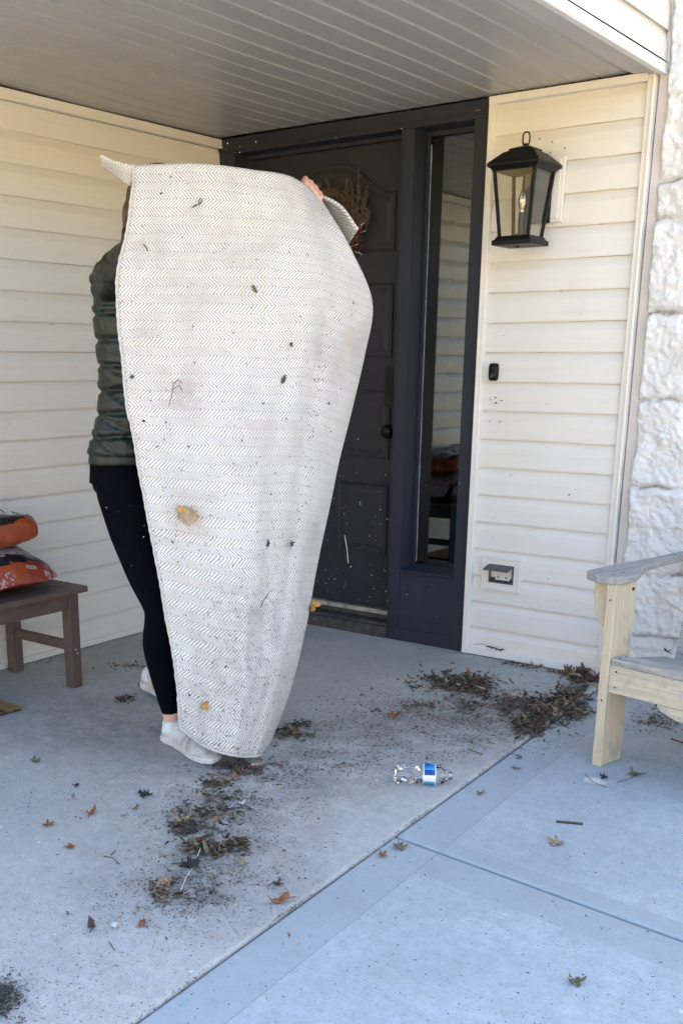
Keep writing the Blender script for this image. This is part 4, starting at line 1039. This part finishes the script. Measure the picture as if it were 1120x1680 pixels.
# shoes
def shoe(heel, toe, lift=0, yaw=0):
    heel, toe = V(heel), V(toe); f = (toe - heel).normalized(); L_ = (toe - heel).length; s = V((-f.y, f.x, 0)); f3 = (f + up * -lift).normalized()
    secs = [(0.0, .026, .070, .0), (.03, .033, .088, 0), (.12, .036, .090, 0), (.26, .036, .082, 0), (.38, .038, .074, 0), (.52, .043, .064, 0), (.68, .048, .054, 0), (.82, .046, .047, 0), (.93, .036, .040, 0), (.985, .020, .030, 0), (1.0, .010, .024, 0)]
    def P(t): return heel + f * (t * L_) + up * (lift * (1 - t) * L_)
    mb = MB(); rings = []
    for t, w, h, _ in secs:
        c = P(t) + s * (.006 * sin(t * 3)); rows = []
        for k in range(20):
            a = 2 * pi * k / 20; x = cos(a); z = sin(a)
            rows.append(c + s * (w * (abs(x) ** .8) * (1 if x > 0 else -1)) + up * (.016 + (h - .016) * (max(0, z) ** .85) if z > 0 else .012))
        rings.append(rows)
    vs = [p for r in rings for p in r]; fs = [(i * 20 + k, i * 20 + (k + 1) % 20, (i + 1) * 20 + (k + 1) % 20, (i + 1) * 20 + k) for i in range(len(rings) - 1) for k in range(20)]
    fs += [tuple(range(20)), tuple(range(len(vs) - 20, len(vs)))]
    mb.add(vs, fs); up_ = mb.build('shoe', M['shoe'], pe, smooth=True)
    ss = up_.modifiers.new('s', 'SUBSURF'); ss.levels = 1; ss.render_levels = 2
    mb = MB(); ol = []
    for t, w in ((-.02, .012), (-.012, .024), (.02, .034), (.1, .0385), (.25, .0375), (.4, .040), (.55, .046), (.7, .0515), (.82, .050), (.92, .042), (.985, .028), (1.02, .012)):
        ol.append((t, w))
    b_, t_ = [], []
    for t, w in ol: b_.append(P(t) + s * (w + .006 * sin(t * 3)) + up * .001); 
    for t, w in ol[::-1]: b_.append(P(t) - s * (w - .006 * sin(t * 3)) + up * .001)
    mb.hexa(b_, [p + up * .021 for p in b_]); mb.build('sole', M['sole'], up_, bevel=.004, segs=3, smooth=False)
    mb = MB(); pts = []
    # raised cap stitching: strap over the instep
    for k in range(11):
        a = pi * k / 10; w = .0475; pts.append(P(.60) + s * (w * cos(a) * 1.0) + up * (.018 + (.060 - .016) * sin(a) ** .85) + f * (.02 * (1 - sin(a))))
    mb.tube(pts, .0022, 6); mb.build('seam', M['shoe'], up_)
    return P(.13)
an1 = shoe((1.128, -1.628, .002), (1.405, -1.708, .002))
an2 = shoe((.700, -1.292, .0), (.975, -1.35, .0), lift=.10)
for an, hem_, r in ((an1, W(283, 1186, 3.41), .034), (an2, W(260, 1128, 3.89), .033)):
    mb = MB(); mb.tube([an + up * .03, an + up * .055, an.lerp(hem_, .3) + up * .055], [.037, .037, r + .001], 20); mb.build('sock', M['sock'], pe, smooth=True)

# ------------------------------------------------------------------ leaves
def leaf_mesh(kind, size, seed, curl=.35, stem=True):
    """five lobed or oval dead leaf, crumpled"""
    r = random.Random(seed); mb = MB(); n = 48; ring = []
    for k in range(n):
        a = 2 * pi * k / n
        if kind == 'maple': rr_ = .40 + .60 * abs(cos(2.5 * (a - pi / 2))) ** 1.3; rr_ *= (1 + .10 * ((k % 3) - 1)); rr_ *= (.55 if 4.3 < a < 5.1 else 1)
        elif kind == 'oval': rr_ = 1 / sqrt((cos(a) / .42) ** 2 + sin(a) ** 2) * (1 + .05 * r.uniform(-1, 1))
        else: rr_ = .35 + .65 * r.random() ** .7
        ring.append((rr_ * cos(a) * size, rr_ * sin(a) * size))
    ca = r.uniform(0, 2 * pi); tw = r.uniform(-1, 1)
    def z(x, y):
        xr = (x * cos(ca) + y * sin(ca)) / size; yr = (-x * sin(ca) + y * cos(ca)) / size
        return size * (curl * xr * xr + curl * .5 * tw * xr * yr + .22 * curl * sin(xr * 7 + seed) * cos(yr * 5) + .10 * noise.noise(V((x / size * 3, y / size * 3, seed)))) + .003
    vs = [(0, 0, z(0, 0))]
    for s in (.35, .7, 1): vs += [(x * s, y * s, z(x * s, y * s)) for x, y in ring]
    fs = [(0, 1 + k, 1 + (k + 1) % n) for k in range(n)]
    for q in range(2): fs += [(1 + q * n + k, 1 + (q + 1) * n + k, 1 + (q + 1) * n + (k + 1) % n, 1 + q * n + (k + 1) % n) for k in range(n)]
    mb.add(vs, fs)
    if stem:
        b = r.uniform(-.6, .6); mb.tube([(0, 0, z(0, 0)), (b * .3 * size, -.9 * size, .003 + .1 * size), (b * size, -1.6 * size, .002)], [.0011, .0009, .0008], 5)
    return mb
def place_leaf(name, px, py, kind, size, m, label, cat='leaf', seed=0, curl=.5, rz=None, group=None, tilt=None, pos=None, z=0, stem=True):
    mb = leaf_mesh(kind, size, seed, curl, stem)
    o = mb.build(name, M[m], smooth=True, recalc=False)
    p = pos if pos is not None else Fl(px, py, z)
    o.location = p; r = random.Random(seed * 3 + 1)
    o.rotation_euler = tilt if tilt is not None else (r.uniform(-.12, .12), r.uniform(-.12, .12), r.uniform(0, 6.3) if rz is None else rz)
    sd = o.modifiers.new('s', 'SOLIDIFY'); sd.thickness = .0007
    return tag(o, label, cat, group)
G = 'dead leaves scattered on the concrete'
LV = [
 (647, 1175, 'maple', .028, 'leaf_rust', 'curled orange brown leaf on the porch, left of the big litter heap', 1, .9),
 (655, 1391, 'maple', .022, 'leaf_olive', 'olive and gold maple leaf lying at the junction of the slab joints', 2, .4),
 (627, 1405, 'maple', .015, 'leaf_rust', 'small rust leaf with a long stalk, just left of the olive leaf at the joint', 3, .7),
 (912, 1384, 'maple', .024, 'leaf_tan', 'tan maple leaf alone on the right patio slab', 4, .35),
 (945, 1613, 'maple', .019, 'leaf_olive', 'olive brown star shaped leaf near the bottom right of the patio', 5, .7),
 (78, 1355, 'maple', .016, 'leaf_rust', 'leftmost small rust leaf on the porch floor', 6, .7),
 (151, 1335, 'oval', .020, 'leaf_rust', 'small curled rust leaf, right of the leftmost one', 7, .9),
 (117, 1391, 'frag', .013, 'leaf_rust', 'tiny rust leaf scrap below the two rust leaves at the left', 8, .7),
 (265, 1462, 'oval', .045, 'leaf_tan', 'broad pale tan leaf lying over the twigs in the lower litter patch', 9, .30),
 (458, 1480, 'oval', .026, 'leaf_rust', 'curled light brown leaf beside the slab joint', 10, .9),
 (456, 1452, 'maple', .015, 'leaf_brown', 'dark shrivelled leaf just above the curled brown leaf at the joint', 11, .9),
 (396, 1415, 'oval', .022, 'leaf_tan', 'pale oval leaf at the right of the middle litter patch', 12, .25),
 (300, 1355, 'maple', .026, 'leaf_gold', 'golden brown maple leaf on the left of the middle litter patch', 13, .6),
 (150, 1522, 'oval', .020, 'leaf_brown', 'small dark brown leaf in the lower left of the porch', 14, .9),
 (233, 1517, 'oval', .018, 'leaf_rust', 'small reddish brown leaf, right of the dark one at lower left', 15, .9),
 (238, 1306, 'maple', .021, 'leaf_black', 'black shrivelled leaf on bare concrete left of the shoe prints', 16, .9),
 (310, 1423, 'maple', .030, 'leaf_black', 'black spidery leaf with a pale stalk above the broad tan leaf', 17, .9),
 (57, 1250, 'maple', .018, 'leaf_olive', 'grey green shrivelled leaf at far left of the porch floor', 18, .8),
 (852, 1243, 'oval', .014, 'leaf_olive', 'small curled olive leaf near the slab joint below the litter heap', 19, .9),
 (848, 1262, 'oval', .013, 'leaf_olive', 'second small olive leaf with a thread stalk, nearer the viewer', 20, .9),
 (787, 1303, 'maple', .012, 'leaf_rust', 'tiny rust leaf on the margin of the patio right of the bottle', 21, .9),
 (1040, 1272, 'maple', .020, 'leaf_olive', 'spidery olive leaf on the patio right of the chair leg', 22, .9),
 (990, 1277, 'maple', .014, 'leaf_black', 'black curled leaf on a pale paint spot by the chair leg', 23, .9),
 (1065, 1146, 'maple', .018, 'leaf_black', 'dark shrivelled leaf under the seat of the chair', 24, .9),
 (973, 1170, 'oval', .012, 'leaf_black', 'small black leaf on the patio just left of the chair leg', 25, .9),
 (125, 1290, 'frag', .012, 'leaf_black', 'small black scrap at the left, between the green grey and rust leaves', 26, .6),
 (222, 1328, 'oval', .014, 'leaf_olive', 'pale green leaf scrap below the black shrivelled leaf', 27, .6),
 (510, 1208, 'maple', .020, 'leaf_olive', 'olive crumpled leaf right of the rug hem', 28, .9),
 (453, 1198, 'oval', .018, 'leaf_rust', 'rust brown leaf touching the right end of the rug hem', 29, .7),
 (195, 1148, 'frag', .020, 'leaf_brown', 'crumpled brown scrap on the floor between bench and far shoe', 30, .9),
 (625, 1042, 'oval', .030, 'leaf_tan', 'long tan leaf lying against the door sill', 31, .8),
 (878, 1095, 'maple', .030, 'leaf_tan', 'tan leaf lying at the foot of the clapboard wall, right of the outlet', 32, .6),
 (962, 1105, 'maple', .038, 'leaf_rust', 'large rust red leaf in the corner behind the chair leg', 33, .8),
 (933, 1106, 'maple', .030, 'leaf_tan', 'pale brown leaf standing in the corner heap left of the red leaf', 34, .9),
]
for (x, y, k, s, m_, lab, sd_, cu) in LV: place_leaf('dead_leaf', x, y, k, s, m_, lab, seed=sd_, curl=cu, group=G, z=.002 if Fl(x, y).x < XE(Fl(x, y).y) else -.004)
# leaf lying on the chair seat
place_leaf('dead_leaf', 0, 0, 'maple', .014, 'leaf_black', 'black curled leaf lying on the chair seat', seed=41, curl=.9, group=G, pos=Fl(1094, 1070, .336))
# things stuck to the rug
def on_rug(px, py, kind, size, m_, label, seed, name='leaf_scrap', curl=.3, cat='leaf', stem=False):
    p, a, nn = rug_at(px, py, .003); r = random.Random(seed)
    mb = leaf_mesh(kind, size, seed, curl, stem); o = mb.build(name, M[m_], smooth=True, recalc=False)
    b = nn.cross(a).normalized(); a = b.cross(nn).normalized(); th = r.uniform(0, 6.3)
    x = a * cos(th) + b * sin(th); y = nn.cross(x)
    Mx = Matrix((x, y, nn)).transposed().to_4x4(); Mx.translation = p; o.matrix_world = Mx
    return tag(o, label, cat, 'leaf scraps clinging to the rug')
on_rug(308, 845, 'frag', .034, 'leaf_tan', 'crumbled tan leaf stuck on the lower left half of the rug', 51, curl=.2)
on_rug(297, 836, 'frag', .016, 'leaf_gold', 'small golden scrap beside the crumbled tan leaf on the rug', 52, curl=.3)
on_rug(337, 1156, 'frag', .018, 'leaf_gold', 'bright yellow leaf scrap low on the rug near the hem', 53, curl=.5)
on_rug(463, 622, 'oval', .015, 'leaf_brown', 'reddish brown leaf scrap at mid height on the right of the rug', 54, curl=.7)
on_rug(416, 475, 'oval', .013, 'leaf_olive', 'thin grey leaf on the upper middle of the rug', 55, curl=.8)
on_rug(437, 891, 'oval', .012, 'leaf_black', 'small black curl on the lower right half of the rug', 56, curl=.9)
on_rug(475, 892, 'maple', .011, 'leaf_black', 'black scrap with a stalk near the right edge of the rug, low down', 57, curl=.6, stem=True)
on_rug(476, 565, 'frag', .009, 'leaf_brown', 'dark round scrap on the right half of the rug, above the red brown one', 58)
on_rug(217, 618, 'frag', .008, 'leaf_brown', 'grey scrap near the left edge of the rug at mid height', 59)
on_rug(508, 994, 'oval', .030, 'leaf_gold', 'curled golden leaf hanging from the right edge of the rug', 60, curl=1.0)
def twig_obj(pts, r, m_, label, name='twig', cat='twig', pos=None):
    mb = MB()
    for P_, rad in zip(pts, r): mb.tube(P_, rad, 6)
    o = mb.build(name, M[m_], origin=pts[0][0], smooth=True); return tag(o, label, cat)
q = lambda x, y, off=.004: rug_at(x, y, off)[0]
P_ = [q(314, 340), q(321, 336), q(327, 334), q(329, 328, .008), q(326, 325, .008), q(323, 329, .008), q(326, 333)]
twig_obj([P_], [.0014], 'leaf_black', 'looped black stalk stuck near the top of the rug')
twig_obj([[q(275, 668), q(281, 650), q(284, 630)], [q(281, 640), q(292, 632), q(301, 645)], [q(284, 630), q(292, 622), q(297, 628)]], [.0009, .0009, .0011], 'leaf_brown', 'thin reddish stalks tangled on the left half of the rug')
twig_obj([[q(425, 998), q(431, 985), q(440, 973)]], [.0012], 'leaf_olive', 'grey twig low on the right half of the rug')
twig_obj([[q(235, 400), q(239, 406), q(242, 411)]], [.0015], 'leaf_black', 'short black splinter near the upper left edge of the rug')
F = lambda x, y, z=.004: Fl(x, y, z if Fl(x, y).x < XE(Fl(x, y).y) else z - .006)
twig_obj([[F(912, 1348), F(935, 1350), F(956, 1352)]], [.0032], 'twig', 'straight grey stick lying on the right patio slab')
twig_obj([[F(295, 1465), F(305, 1440, .012), F(318, 1422, .006)]], [.0012], 'fluff', 'pale bent straw beside the black spidery leaf')
twig_obj([[F(322, 1410), F(328, 1395, .015), F(330, 1380, .004)]], [.0012], 'fluff', 'pale upright straw above the black spidery leaf')
twig_obj([[F(170, 1405), F(185, 1408), F(196, 1418)], [F(182, 1403), F(190, 1396)]], [.0011, .0012], 'leaf_black', 'dark forked twig on the porch floor left of the litter')
twig_obj([[F(178, 1545), F(188, 1560)]], [.0010], 'leaf_black', 'short thin dark twig near the bottom left')
twig_obj([[F(767, 1228), F(790, 1238)]], [.0014], 'leaf_brown', 'short twig on the porch between bottle and litter heap')
twig_obj([[F(960, 1270), F(972, 1284, .01), F(995, 1292)]], [.0010], 'leaf_brown', 'bent brown stalk by the pale paint spot near the chair leg')
twig_obj([[F(1100, 1212), F(1118, 1218), F(1140, 1226)]], [.0022], 'berry', 'dark red stick on the patio under the chair')
twig_obj([[F(1012, 1284), F(1040, 1275, .012), F(1060, 1268)]], [.0010], 'leaf_black', 'thin black stalk under the spidery olive leaf')
twig_obj([[F(608, 1168), F(620, 1164), F(624, 1168)]], [.002], 'leaf_black', 'short black twig on the porch left of the orange leaf')
# dark curled clump of leaves clinging to bottom trim
mb = MB(); rr = random.Random(5)
for i in range(7):
    c = onY(800 + i * 4, 1062 + i * .8, -.022); mb.tube([c + V((-.006, 0, rr.uniform(-.004, .006))), c + V((0, -.008, rr.uniform(0, .008))), c + V((.008, -.002, rr.uniform(-.006, .004)))], .0028, 6)
mb.tube([onY(776, 1058, -.02), onY(790, 1056, -.024), onY(800, 1060, -.022)], .0008, 5)
tag(mb.build('twig', M['leaf_black'], origin=tuple(onY(812, 1064, -.022))), 'curled black twig resting on the bottom trim of the clapboard wall', 'twig')
# paper scraps
for i, (x, y, lab) in enumerate(((396, 1319, 'upper right of two tiny white paper scraps in the litter'), (375, 1326, 'lower left of two tiny white paper scraps in the litter'), (187, 1520, 'pale cream scrap at the lower left beside the brown leaf'))):
    place_leaf('paper_scrap', x, y, 'frag', .011, 'fluff', lab, 'scrap', seed=70 + i, curl=.5, stem=False, z=.004, group='pale scraps on the floor')
# pale paint spot near the chair
p = Fl(975, 1281, -.0045); mb = MB(); ol = []
for k in range(30): a = 2 * pi * k / 30; r_ = .030 * (1 + .35 * noise.noise(V((cos(a) * 2, sin(a) * 2, 3)))); ol.append((p.x + r_ * 1.1 * cos(a), p.y + r_ * .8 * sin(a)))
tag(mb.prism(ol, -.0055, -.0045).build('paint_spot', M['fluff'], origin=tuple(p)), 'pale dried splash on the patio beside the chair leg', 'splash')

# ------------------------------------------------------------------ litter (uncountable)
rr = random.Random(17)
lit = MB()
names = ['leaf_brown', 'leaf_black', 'leaf_olive', 'leaf_tan', 'leaf_rust', 'dirt', 'fluff']
def chip(c, s, mi, h=0, thick=True):
    a = rr.uniform(0, 6.3); el = rr.uniform(.25, .9) if rr.random() < .5 else rr.uniform(.10, .2); s = s * (1 if el > .22 else 1.7); t1, t2 = rr.uniform(-.5, .5), rr.uniform(-.5, .5)
    x = V((cos(a), sin(a), t1 * .6)) * s; y = V((-sin(a) * el, cos(a) * el, t2 * .6)) * s
    z0 = abs(x.z) + abs(y.z) + .0006 + h
    c = V((c.x, c.y, c.z + z0)); b = V((0, 0, rr.uniform(-.3, .5) * s))
    pts = [c - x, c - y * rr.uniform(.5, 1), c + x * rr.uniform(.4, 1) - y * .3 + b, c + x * .8 + y * .6, c + y * rr.uniform(.5, 1) + b * .5, c - x * .6 + y * .7]
    lit.add(pts, [(0, 1, 2), (0, 2, 3), (0, 3, 5), (3, 4, 5)], mi)
def zf(p): return 0.0005 if p.x < XE(p.y) else -.0055
def patch(cx, cy, rx, ry, n, smin, smax, w, ang=0, pile=0, power=.5):
    for i in range(int(n * (1.7 if smax > .005 else 1.3))):
        ex, ey = rr.gauss(0, .5), rr.gauss(0, .5); r = min(1, sqrt(ex * ex + ey * ey)); ex *= rx; ey *= ry
        x = cx + ex * cos(ang) - ey * sin(ang); y = cy + ex * sin(ang) + ey * cos(ang)
        p = Fl(x, y)
        if p.y > -.02 or (p.x < .02): continue
        if noise.noise(V((p.x * 11, p.y * 11, 2))) + .5 * noise.noise(V((p.x * 30, p.y * 30, 2))) < -.08 and rr.random() < .8: continue
        p.z = zf(p); s = rr.uniform(smin, smax) * (1 if rr.random() < .8 else 1.6)
        chip(p, s, rr.choices(range(7), w)[0], pile * (1 - r) * rr.random())
WB = (7, 3, 1.2, 2.6, 1.4, 5, .1)
WD = (5, 4, .8, 1, .3, 6, .1)
# fine specks everywhere on the porch, streaks of dust
for i in range(26000):
    x, y = rr.uniform(0, 1000), rr.uniform(1070, 1680)
    p = Fl(x, y)
    if p.x > XE(p.y) or p.y > -.05 or p.x < .05: continue
    dn = noise.noise(V((p.x * 2.2, p.y * 2.2, 7))) + .5 * noise.noise(V((p.x * 6, p.y * 6, 9)))
    if dn + rr.uniform(-.5, .5) < .0: continue
    p.z = zf(p); chip(p, rr.choice((.0008, .001, .0012, .0015, .0021)), rr.choices(range(7), (3, 5, .6, .3, .1, 5, .2))[0])
for i in range(1700):
    x, y = rr.uniform(250, 1120), rr.uniform(1130, 1680); p = Fl(x, y)
    if p.x < XE(p.y): continue
    p.z = zf(p); chip(p, rr.choice((.0008, .001, .0013, .0026)), rr.choices(range(7), (2, 6, 1, .1, .1, 2, .2))[0])
# wide dusty region between rug, bottle and heap
patch(640, 1190, 250, 80, 5200, .0010, .0028, WD, -.15)
patch(400, 1300, 160, 75, 5200, .0010, .0028, WD, -.4)
patch(330, 1440, 160, 75, 3800, .0009, .0024, WD, -.3)
patch(800, 1170, 170, 50, 3600, .0012, .0035, WB)
# heaps
patch(745, 1122, 62, 17, 620, .003, .009, WB, .0, .018)
patch(775, 1130, 35, 16, 350, .003, .010, WB, .0, .02)
patch(845, 1158, 120, 18, 900, .002, .007, WB, -.02, .012)
patch(900, 1168, 60, 28, 900, .003, .009, WB, -.35, .022)
patch(868, 1193, 28, 14, 380, .003, .008, WD, -.5, .02)
patch(920, 1150, 50, 18, 420, .003, .009, (5, 4, 4, 2, 1, 3, 0), -.5, .02)
patch(940, 1172, 24, 8, 120, .003, .008, (2, 1, 6, 3, 0, 1, 0), 0, .01)
patch(955, 1112, 30, 12, 300, .004, .012, (5, 4, 1, 3, 3, 2, 0), .2, .025)
patch(870, 1096, 60, 4, 150, .002, .007, WB, .18, .006)
patch(960, 1130, 45, 8, 260, .002, .006, WD, -.6, .008)
patch(680, 1160, 40, 12, 160, .002, .005, WB, 0, .004)
patch(770, 1225, 130, 22, 700, .001, .0025, WD, -.3)
# near the shoe and rug hem
patch(395, 1262, 70, 14, 420, .002, .007, WB, 0, .008)
patch(470, 1205, 36, 12, 110, .003, .009, WB, 0, .014)
patch(500, 1192, 26, 6, 90, .003, .008, WB, 0, .01)
patch(350, 1288, 26, 7, 120, .002, .006, WD, 0, .006)
# middle patches
patch(340, 1335, 52, 32, 600, .002, .0075, (4, 4, 5, 2, 1, 4, .3), -.3, .014)
patch(300, 1362, 20, 12, 160, .003, .008, WD, 0, .01)
patch(345, 1392, 50, 13, 330, .003, .009, WB, .05, .014)
patch(392, 1388, 18, 10, 150, .003, .008, WD, .05, .012)
patch(275, 1465, 36, 20, 240, .002, .006, (4, 3, 4, 3, 0, 4, 0), 0, .01)
patch(340, 1475, 70, 30, 420, .0012, .003, WD)
patch(560, 1255, 90, 16, 260, .0015, .004, WD)
patch(5, 1640, 38, 42, 1300, .001, .003, (1, 8, 1, 0, 0, 6, .2), .9)  # dark crumbs packed at bottom left stand in for a shadow spot
# larger crumpled leaf pieces in the heaps
def frag(cx, cy, rx, ry, n, s0, s1, w, hh=.012):
    for i in range(n):
        p = Fl(cx + rr.gauss(0, .5) * rx, cy + rr.gauss(0, .5) * ry)
        if p.y > -.02: continue
        s = rr.uniform(s0, s1); k = rr.randint(6, 9); a0 = rr.uniform(0, 6.3); nx, ny = rr.uniform(-.9, .9), rr.uniform(-.9, .9); cu = rr.uniform(.3, 1.4)
        c = V((p.x, p.y, zf(p) + rr.random() * hh + s * .4)); pts = []
        for j in range(k):
            a = a0 + 2 * pi * j / k; q_ = s * rr.uniform(.45, 1); x, y = q_ * cos(a), q_ * sin(a) * .75
            pts.append(c + V((x, y, nx * x + ny * y * .6 + cu * x * x / s)))
        b = len(lit.v); mi = rr.choices(range(7), w)[0]
        lit.add([c + V((0, 0, -s * .1))] + [c.lerp(q_, .55) + V((0, 0, rr.uniform(-.15, .15) * s)) for q_ in pts] + pts, [(0, 1 + j, 1 + (j + 1) % k) for j in range(k)] + [(1 + j, 1 + k + j, 1 + k + (j + 1) % k, 1 + (j + 1) % k) for j in range(k)], mi)
WF = (7, 2, 1.5, 3.5, 1.6, 2, 0)
frag(745, 1122, 60, 16, 75, .008, .017, WF, .02); frag(775, 1128, 36, 16, 55, .008, .018, WF, .02); frag(900, 1166, 60, 26, 110, .007, .016, WF, .02)
frag(955, 1112, 34, 12, 50, .010, .022, (5, 2, 1, 3, 4, 1, 0), .03); frag(925, 1165, 40, 14, 45, .008, .016, (4, 2, 5, 4, 0, 1, 0), .02); frag(868, 1192, 26, 12, 35, .006, .012, WF)
frag(850, 1150, 110, 16, 40, .006, .012, WF); frag(345, 1345, 48, 26, 48, .007, .015, (4, 3, 4, 3, 1, 2, 0)); frag(345, 1392, 50, 12, 34, .008, .018, WF); frag(275, 1468, 36, 18, 24, .006, .013, WF)
frag(390, 1262, 50, 12, 26, .007, .014, WF); frag(468, 1204, 34, 10, 14, .007, .014, WF); frag(500, 1192, 24, 5, 12, .006, .012, (2, 1, 4, 5, 1, 0, 0)); frag(325, 1286, 22, 5, 8, .006, .012, WF); frag(372, 1284, 16, 6, 7, .006, .013, (5, 1, 0, 0, 3, 0, 0))
frag(640, 1046, 40, 3, 12, .006, .014, WF, .004); frag(1100, 1170, 30, 12, 16, .006, .014, WF); frag(205, 1096, 34, 6, 8, .005, .012, WF); frag(235, 1128, 8, 3, 3, .006, .01, WF)
frag(590, 1150, 160, 50, 26, .004, .009, WF, .001); frag(300, 1500, 200, 60, 18, .003, .007, WF, .001); frag(110, 1330, 110, 60, 14, .003, .007, WF, .001)
# by the left wall and bench, by the sill, under chair
patch(205, 1095, 40, 6, 90, .002, .006, WB); patch(205, 1148, 22, 6, 90, .002, .006, WD)
patch(160, 1055, 28, 5, 60, .003, .008, WD, -.25); patch(70, 1086, 50, 4, 90, .002, .005, WD, -.2)
patch(640, 1047, 60, 3, 160, .002, .006, WB, .16); patch(700, 1062, 36, 6, 160, .001, .003, WB, .2)
patch(1075, 1185, 45, 16, 420, .0015, .0045, WD, 0, .004); patch(1110, 1165, 24, 12, 160, .003, .007, WD, 0, .008); patch(1060, 1160, 60, 20, 260, .001, .003, WD)
patch(920, 1400, 60, 18, 60, .0008, .0015, WD); patch(1060, 1250, 60, 30, 120, .001, .002, WD)
# along the joint
for i in range(2200):
    y = rr.uniform(-3.3, -.1); x = XE(y) + rr.gauss(0, .004); d = rr.random()
    if noise.noise(V((y * 5, 0, 0))) + rr.uniform(-.3, .3) < .1: continue
    chip(V((x, y, -.004)), rr.uniform(.001, .003), rr.choices(range(7), WD)[0])
lo = lit.build('leaf_litter', [M[n_] for n_ in names], recalc=False); tag(lo, 'crumbled dead leaves, soil and specks strewn over the concrete', 'leaf litter', kind='stuff')
# crumbs clinging to the rug
lit = MB()
def rug_chip(u, v, s, mi):
    p = rug_P(u, v); a = (rug_P(min(1, u + .01), v) - rug_P(max(0, u - .01), v)).normalized(); b = (rug_P(u, min(1, v + .01)) - rug_P(u, max(0, v - .01))).normalized()
    nn = a.cross(b).normalized(); nn = nn if nn.dot(FW) < 0 else -nn
    c = p + nn * .0022; th = rr.uniform(0, 6.3); e = rr.uniform(.25, .8); x = (a * cos(th) + b * sin(th)) * s; y = (b * cos(th) - a * sin(th)) * s * e; f_ = nn * s * rr.uniform(.1, .5)
    lit.add([c - x, c - y + f_ * .3, c + x + f_, c + y], [(0, 1, 2), (0, 2, 3)], mi)
for i in range(1900):
    v = rr.random() ** .6; u = rr.random()
    if noise.noise(V((u * 4, v * 7, 12))) + rr.uniform(-.35, .35) < 0: continue
    rug_chip(u, v, rr.choice((.0011, .0015, .0019, .0026)), rr.choices(range(7), (4, 6, 2, 1, .4, 3, 0))[0])
for i in range(90):
    rug_chip(rr.gauss(.80, .02) - .0, rr.uniform(.22, .62), rr.uniform(.0015, .0035), rr.choices(range(7), (4, 7, 2, 0, 0, 3, 0))[0])
for i in range(60): rug_chip(rr.random(), rr.random() ** .8, rr.uniform(.003, .006), rr.choices(range(7), (4, 6, 3, 1, 1, 3, 0))[0])
for i in range(600): rug_chip(min(.98, max(.02, rr.gauss(.5, .22))), min(.99, max(.1, rr.gauss(.82, .11))), rr.uniform(.0012, .003), rr.choices(range(7), (4, 6, 3, 1, 0, 5, 0))[0])
ro2 = lit.build('leaf_crumbs', [M[n_] for n_ in names], rg, recalc=False, world=True); tag(ro2, kind='stuff')
# crumbs flying in the air
lit = MB(); 
for (n_, x0, x1, y0, y1, D0, D1) in ((150, 505, 640, 720, 990, 3.3, 4.3), (14, 300, 420, 225, 262, 3.2, 3.6), (26, 165, 290, 820, 1170, 3.0, 3.2), (16, 640, 780, 760, 1060, 3.4, 4.2), (16, 20, 150, 560, 800, 3.4, 4.0)):
    for i in range(n_):
        c = W(rr.uniform(x0, x1), rr.uniform(y0, y1), rr.uniform(D0, D1)); s = rr.choice((.0009, .0013, .0018, .003)); d = V((rr.uniform(-1, 1), rr.uniform(-1, 1), rr.uniform(-1, 1))).normalized(); e = d.cross(V((.3, .5, .8))).normalized() * s * .4; g_ = d.cross(e).normalized() * s * .4
        lit.add([c - d * s, c + e, c + d * s, c - e, c + g_, c - g_], [(0, 1, 4), (1, 2, 4), (2, 3, 4), (3, 0, 4), (1, 0, 5), (2, 1, 5), (3, 2, 5), (0, 3, 5)], 0 if rr.random() < .85 else 1)
a = W(565, 878, 3.8); b = W(571, 924, 3.8); lit.tube([a, a.lerp(b, .5) + RT * .002, b], .0012, 5)
tag(lit.build('flying_crumbs', [M['fluff'], M['leaf_tan']], recalc=False), 'pale crumbs flying off the shaken rug', 'crumbs', kind='stuff')

# ------------------------------------------------------------------ light
SUN_EL, SUN_AZ = radians(47), radians(-14)   # azimuth measured from +y towards +x
w = bpy.data.worlds.new("World"); S.world = w; w.use_nodes = True; nt = w.node_tree
sky = nt.nodes.new('ShaderNodeTexSky'); sky.sky_type = 'NISHITA'; sky.sun_disc = False; sky.sun_elevation = SUN_EL; sky.sun_rotation = SUN_AZ
sky.air_density = 1.0; sky.dust_density = 1.5; sky.ozone_density = 1.0
bg = nt.nodes['Background']; bg.inputs[1].default_value = .12; nt.links.new(sky.outputs[0], bg.inputs[0])
sl = bpy.data.lights.new('sun', 'SUN'); sl.energy = 5.0; sl.angle = radians(.5); sl.color = (1, .93, .82)
so = bpy.data.objects.new('sun', sl); COL.objects.link(so)
dirv = V((sin(SUN_AZ) * cos(SUN_EL), cos(SUN_AZ) * cos(SUN_EL), sin(SUN_EL)))
so.rotation_euler = (-dirv).to_track_quat('-Z', 'Y').to_euler(); so.location = (0, 10, 12)
S.view_settings.view_transform = 'Standard'; S.view_settings.look = 'None'; S.view_settings.gamma = 1
S.view_settings.exposure = 2.88
S.render.engine = 'CYCLES'; S.cycles.max_bounces = 10; S.cycles.transparent_max_bounces = 12
S.render.resolution_x = 682; S.render.resolution_y = 1024
